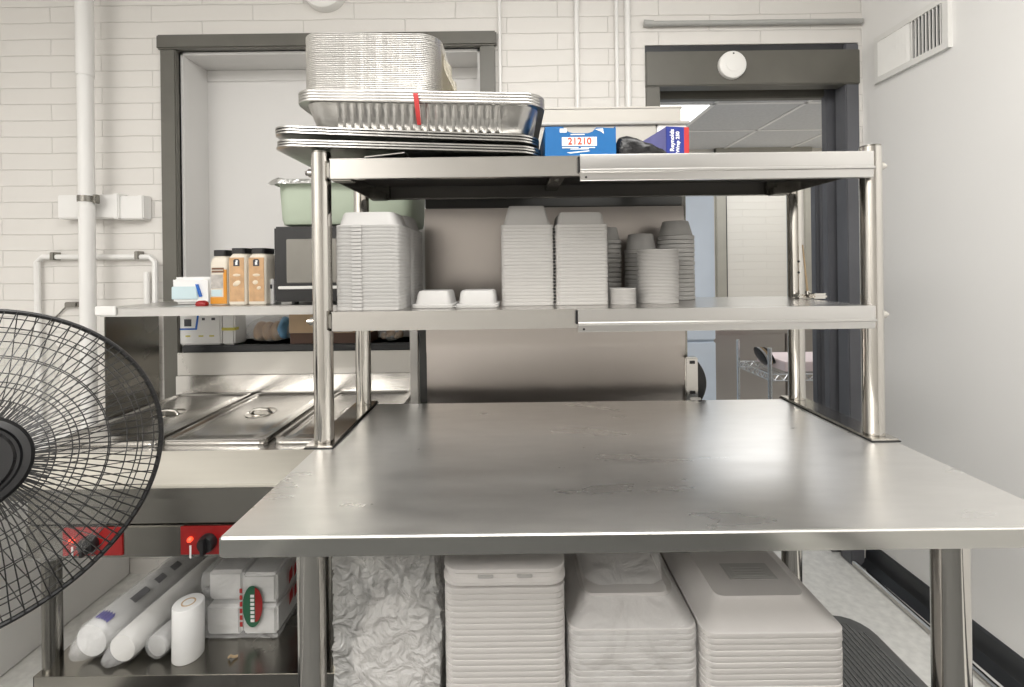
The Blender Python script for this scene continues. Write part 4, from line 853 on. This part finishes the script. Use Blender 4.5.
# sleeves of white cups in clear plastic
def sleeve(p0, p1, r, lab, m_in, seed, printed=False, tail=True):
    p0, p1 = Vector(p0), Vector(p1); d = (p1 - p0); L = d.length; d.normalize(); t = thing('plastic_sleeve', lab, 'sleeve', (p0.x, p0.y, us), group='clear sleeves on the undershelf')
    b = MB(); b.tube([p0 + d * (L * k / 20) for k in range(21)], [r * (.88 if k in (0, 20) else .93) for k in range(21)], 24); b.build('white_core', m_in, t)
    b = MB(); n = 40; pts = []; rs = []
    if tail: pts += [p0 - d * .045, p0 - d * .03]; rs += [r * .32, r * .55]
    for k in range(n + 1): pts.append(p0 - d * .008 + d * ((L + .012) * k / n)); rs.append(r * (1.01 + .03 * math.sin(k * 1.7 + seed)) * (.8 if k in (0, n) else 1))
    b.tube(pts, rs, 28)
    for v in b.bm.verts:
        v.co += noise.noise_vector(v.co * 38 + Vector((seed, 0, 0))) * .003; v.co.z = max(v.co.z, us + .0003)
    b.build('clear_film', M['sleeve'], t, smooth=60)
    if printed:
        side = d.cross(Vector((0, 0, 1))).normalized(); up = side.cross(d); gm = mat('grey_ink', (.25, .25, .26), .5, var=(30, .3))
        for k, f in enumerate((.16, .30, .40, .52)):
            b = MB()
            c = p0 + d * (L * f); a0 = .75
            for q in range(4):
                aa = a0 + q * .1; w1 = [c + (side * math.cos(aa + e * .1) + up * math.sin(aa + e * .1)) * r * 1.03 + d * g for e, g in ((0, 0), (1, 0), (1, .03 + .02 * (k == 0)), (0, .03 + .02 * (k == 0)))]
                b.prism(w1, (0, -.0004, .0004))
            b.build('dark_print', gm, t, smooth=None)
        b = MB()
        for q in range(5):
            aa = .9 + q * .16; b.prism([p0 + d * (.012 + g) + (side * math.cos(aa + e * .14) + up * math.sin(aa + e * .14)) * r * 1.04 for e, g in ((0, 0), (1, .004), (1, .03), (0, .022))], (0, -.0005, .0005))
        b.build('violet_print', mat('violet_ink', (.16, .15, .36), .5, var=(30, .3)), t, smooth=None)
sleeve((-1.086, 1.165, us + .051), (-1.045, 1.72, us + .051), .046, 'clear sleeve of white cups with grey and violet print, leftmost on the undershelf', M['paper'], 1, True)
sleeve((-.994, 1.150, us + .043), (-.955, 1.70, us + .043), .038, 'unprinted clear sleeve lying second from left on the undershelf', M['whiteplastic'], 5)
sleeve((-.919, 1.165, us + .035), (-.898, 1.29, us + .036), .030, 'short clear crinkled sleeve beside the white paper roll', mat('grey_cups', (.45, .45, .44), .4, var=(20, .2)), 9, False, False)
# white roll, leaning
T = Matrix.Translation((-.848, 1.178, us)) @ Matrix.Diagonal((.82, .82, .90, 1)) @ Matrix.Translation((0, 0, .0003)) @ Matrix.Rotation(.02, 4, 'Y')
t = thing('paper_roll', 'upright plain white paper roll at the front of the undershelf', 'roll', (-.848, 1.178, us))
b = MB(); b.lathe([(.041, 0), (.043, .003), (.043, .149), (.041, .152), (.021, .152)], seg=36); b.xf(T); b.build('roll_body', M['paper'], t)
b = MB(); b.lathe([(.020, .150), (.020, .1528), (.016, .1528), (.015, .150)], seg=24); b.xf(T); b.build('cardboard_core', M['tan'], t)
# big napkin packs
def pack(x0, x1, y0, y1, hgt, lab, logo):
    t = thing('wrapped_napkins', lab, 'pack', ((x0 + x1) / 2, (y0 + y1) / 2, us), group='wrapped white packs on the undershelf')
    nx = 2
    for i in range(nx):
        for j in range(2 if hgt > .15 else 1):
            w_ = (x1 - x0) / nx; hh = hgt / (2 if hgt > .15 else 1)
            b = MB(); b.box((x0 + w_ * i + .002, y0 + .002 + .012 * j * (i == 0), us + .003 + hh * j), (x0 + w_ * (i + 1) - .001, y1 - .002, us + hh * (j + 1) - .002), .008, seg=3); b.build('napkin_block', M['paper'], t)
    b = MB(); bmesh.ops.create_cube(b.bm, size=1); bmesh.ops.subdivide_edges(b.bm, edges=b.bm.edges[:], cuts=9, use_grid_fill=True)
    for v in b.bm.verts:
        v.co = Vector(((x0 + x1) / 2 + v.co.x * (x1 - x0 + .006), (y0 + y1) / 2 + v.co.y * (y1 - y0 + .006), us + .0006 + (v.co.z + .5) * (hgt + .004)))
        nz = noise.noise_vector(v.co * 30) * .004; v.co += nz; v.co.z = max(v.co.z, us + .0004)
    b.build('clear_film', M['clear'], t, smooth=50)
    if logo:
        xa = x1 - .062; b = MB(); pr = [(xa + .026 * math.cos(a) , us + hgt * .52 + .056 * math.sin(a) ) for a in [2 * PI * k / 20 for k in range(20)]]
        b.prism([(p[0], y0 - .0085, p[1]) for p in pr], (0, .001, 0)); b.build('green_logo', M['ink_green'], t, smooth=None)
        b = MB(); b.prism([(xa + .008 + .02 * math.cos(a), y0 - .0095, us + hgt * .55 + .046 * math.sin(a)) for a in [-PI / 2 + PI * k / 10 for k in range(11)]], (0, .001, 0)); b.build('red_logo', M['redlamp'] if 0 else M['red'], t, smooth=None)
        b = MB()
        for k in range(7): b.box((xa - .004, y0 - .0105, us + hgt * .52 - .04 + k * .011), (xa + .006, y0 - .0095, us + hgt * .52 - .033 + k * .011))
        b.build('logo_lettering', M['ink_white'], t, smooth=None)
        b = MB()
        for k in range(6): b.box((xa - .034, y0 - .0085, us + hgt * .5 - .05 + k * .018), (xa - .027, y0 - .0075, us + hgt * .5 - .038 + k * .018))
        b.build('pink_print', M['redcard'], t, smooth=None)
        for k in range(8):
            b = MB(); b.prism([(x1 + .0085, y0 + .05 + .03 * (k % 4), us + .05 + .06 * (k // 4)), (x1 + .0085, y0 + .07 + .03 * (k % 4), us + .06 + .06 * (k // 4)), (x1 + .0085, y0 + .068 + .03 * (k % 4), us + .09 + .06 * (k // 4)), (x1 + .0085, y0 + .052 + .03 * (k % 4), us + .08 + .06 * (k // 4))], (.001, 0, 0)); b.build('side_print', M['redcard'], t, smooth=None)
pack(-.842, -.645, 1.232, 1.48, .172, 'large clear-wrapped white napkin pack with a green and red logo', True)
pack(-.885, -.785, 1.50, 1.70, .19, 'plain clear-wrapped white pack behind the napkin pack and roll', False)
b = MB(); p = at(228, 658, 1.16); b.tube([(-.735, 1.165, us + .004), (-.728, 1.160, us + .012), (-.722, 1.165, us + .005), (-.715, 1.17, us + .003)], .003, 8); tag(b.build('twist_tie', M['wood']), 'small brown twist tie on the undershelf before the napkin pack', 'tie')
b = MB(); b.tube([(-1.22, 1.75, us + .004), (-1.215, 1.77, .5), (-1.20, 1.80, .62)], .012, 10); b.xf(Matrix.Translation((.065, 0, 0))); b.tube([(-1.145, 1.77, us + .2), (-1.14, 1.78, us + .26)], .018, 10)
tag(b.build('blue_wand', M['bluepl']), 'blue plastic handle standing behind the leftmost sleeve', 'handle')
for k, (x, m_) in enumerate(((-1.04, 'whiteplastic'), (-.97, 'red'), (-.90, 'black'))):
    t = thing('squeeze_bottle', ['white-capped bottle at the back of the undershelf', 'red-capped bottle at the back of the undershelf', 'black-capped bottle at the back of the undershelf'][k], 'bottle', (x, 1.80, us))
    b = MB(); b.lathe([(.024, 0), (.026, .006), (.026, .15), (.014, .18)], (x, 1.80, us)); b.build('bottle_body', M['whiteplastic'], t)
    b = MB(); b.lathe([(.016, .178), (.016, .205), (.008, .24)], (x, 1.80, us)); b.build('cap', M[m_], t)

# ================================================================== FOAM CONTAINERS UNDER THE WORK TABLE
RZ = .545
t = thing('dunnage_stand', 'low stand under the work table carrying the foam stacks', 'stand', (.1, .80, 0))
b = MB(); b.box((-.275, .672, RZ - .02), (.495, .95, RZ), .003); b.build('platform', M['dull_steel'], t)
for x in (-.24, .46):
    for y in (.69, .93): b = MB(); b.cyl((x, y, 0), (x, y, RZ - .02), .012, 12); b.build('leg', M['dull_steel'], t)
def cont(hx, hy, ix, iy, h, rad, step=.005):
    b = MB(); b.loft(half_rings(hx, hy, hx - ix, hy - iy, h, rad, 0, 0, .005, .001, .0089)); return b
m = cont(.1105, .115, .037, .042, .036, .018); 
mesh3 = m.mesh('foam_box', M['foam2'], 40)
n3 = 18; dz = .0092
stack(mesh3, 'foam_box', n3, (.4010, .70 + .115, RZ + .0005), dz, 0, ('bottom foam box of the right-hand stack under the table', 'top foam box of the right-hand stack, embossed square on it', 'foam box within the right-hand stack under the table'), 'foam boxes in the right-hand stack under the table', jx=.0004, jr=.002)
ztop3 = RZ + .0005 + dz * (n3 - 1) + .031
top3 = [o for o in COL.objects if o.name.startswith('foam_box')][n3 - 1]
b = MB(); b.box((-.022, -.045, 0), (.060, -.003, .0008)); b.box((-.018, -.041, .0006), (.056, -.007, .0014))
for k in range(4): b.box((-.008, -.037 + k * .007, .0014), (.046, -.033 + k * .007, .0019))
e = b.build('embossed_square', M['foam'], None, smooth=None); e.parent = top3; e.location = (-.01, .01, .036)
mesh2 = cont(.102, .115, .033, .042, .036, .018).mesh('foam_box', M['foam2'], 40)
stack(mesh2, 'foam_box', n3, (.1850, .71 + .115, RZ + .0005), dz, 0, ('bottom foam box of the bagged stack under the table', 'top foam box of the bagged middle stack under the table', 'foam box within the bagged middle stack under the table'), 'foam boxes in the bagged stack under the table', jx=.0003)
zt2 = RZ + dz * (n3 - 1) + .036
b = MB(); ring = []
for (z, g, rad) in ((RZ + .004, .0008, .018), (RZ + .05, .001, .018), (RZ + .10, .001, .018), (RZ + dz * n3 - .004, .001, .018), (RZ + dz * n3 + .012, -.012, .03), (zt2 + .008, -.026, .03)):
    R = rrect(.1030 + g, .117 + g, rad, z, 8, .1850, .826); ring.append(R)
R = ring
b.loft(R, False, False)
# gathered neck rising to the back
nk = [rrect(.066, .074, .03, zt2 + .011, 8, .185, .83), rrect(.07, .06, .03, zt2 + .05, 8, .195, .86), rrect(.085, .03, .02, zt2 + .09, 8, .20, .885)]
b.loft(nk, False, False); bmesh.ops.subdivide_edges(b.bm, edges=b.bm.edges[:], cuts=2, use_grid_fill=True)
for v in b.bm.verts:
    if v.co.z > RZ + .12: v.co += noise.noise_vector(v.co * 35) * (.0003 if v.co.z < zt2 else (.0025 if v.co.z < zt2 + .03 else .006))
o = b.build('clear_bag', clear_mat('thin_clear_bag', clear=.78, milk=(.9, .9, .9), rough=.1, bump=(16, 1.0, .04)), smooth=60); tag(o, 'clear bag drawn over the middle foam stack under the table', 'bag')
# left stack: trays with square faces
def tray_rings():
    hx, hy = .0945, .11; R = lambda d, z, r=.02: rrect(hx - d, hy - d, r, z, 5)
    return [R(.010, .0105), R(.006, .002), R(.0035, 0), R(.0005, .0004), R(0, .0012), R(.0002, .0086), R(.0008, .0090), R(.008, .0091), R(.012, .0110), R(.030, .0110)]
mesh1 = MB().loft(tray_rings()).mesh('foam_tray', M['foam2'], 40)
n1 = 26; stack(mesh1, 'foam_tray', n1, (-.0165, .70 + .11, RZ + .0005), .0092, 0, ('bottom foam tray of the tall left stack under the table', 'foam tray next below the lid of the tall left stack', 'foam tray within the tall left stack under the table'), 'foam trays in the left stack under the table', 'tray', .0003, .0006)
zl = RZ + .0005 + .0092 * n1 + .003
t = thing('foam_tray_cover', 'foam lid with rounded rim closing the tall left stack under the table', 'lid', (-.0165, .81, zl))
R = lambda d, z, r=.028: rrect(.0965 - d, .113 - d, r, z, 6)
b = MB(); b.loft([R(.004, 0), R(0, .003), R(0, .008), R(.004, .012), R(.004, .0185), R(.001, .022), R(.001, .027), R(.006, .030), R(.02, .030)]); b.xf(Matrix.Translation((-.0165, .81, zl))); b.build('cover_body', M['foam2'], t)
for x in (-.045, .015):
    b = MB(); b.box((x - .012, .6985, zl + .0125), (x + .012, .703, zl + .0175), .001); b.build('latch_slot', M['foam'], t)
# bagged crumple on the left
t = thing('crumpled_bag', 'crumpled milky plastic bag of foam lids between table leg and tall tray stack', 'bag', (-.20, .80, RZ))
b = MB(); b.loft([rrect(.070, .09, .02, 0), rrect(.072, .092, .02, .004), rrect(.072, .092, .02, .12), rrect(.060, .082, .03, .15), rrect(.035, .06, .03, .19)]); b.xf(Matrix.Translation((-.195, .815, RZ + .001))); b.build('foam_block', M['foam2'], t)
b = MB(); bmesh.ops.create_cube(b.bm, size=1); bmesh.ops.subdivide_edges(b.bm, edges=b.bm.edges[:], cuts=64, use_grid_fill=True)
for v in b.bm.verts:
    c = v.co.copy(); s_ = 1 - .10 * (c.z + .5)
    p = Vector((-.205 + c.x * .185 * s_, .815 + c.y * .235 * s_, RZ + .001 + (c.z + .5) * .30))
    q = Vector((p.x * 1.0 + p.z * .5, p.y, p.z * .55 - p.x * .4)) * 17 + noise.noise_vector(p * 14) * .9
    rd = noise.ridged_multi_fractal(q, 1.0, 2.1, 4, 1.0, 2.0, noise_basis='PERLIN_ORIGINAL')
    p += Vector((c.x * 2, c.y * 2, 0)).normalized() * (rd * .009 - .012) + noise.noise_vector(p * 12) * .006
    p.z = max(p.z, RZ + .0006); p.x = min(p.x, -.1135); p.y = max(p.y, .677) if p.x > -.285 else max(p.y, .725); p.x = max(p.x, -.284); p.z = min(p.z, .864); v.co = p
b.build('bag_film', M['milky'], t, smooth=50)
b = MB(); bmesh.ops.create_icosphere(b.bm, subdivisions=5, radius=1)
for v in b.bm.verts:
    p = Vector((v.co.x * .042, v.co.y * .05, v.co.z * .045)); p += noise.noise_vector(p * 70) * .010; v.co = p + Vector((-.245, .79, RZ + .262))
b.build('foil_wad', M['crinkle'], t, smooth=15)
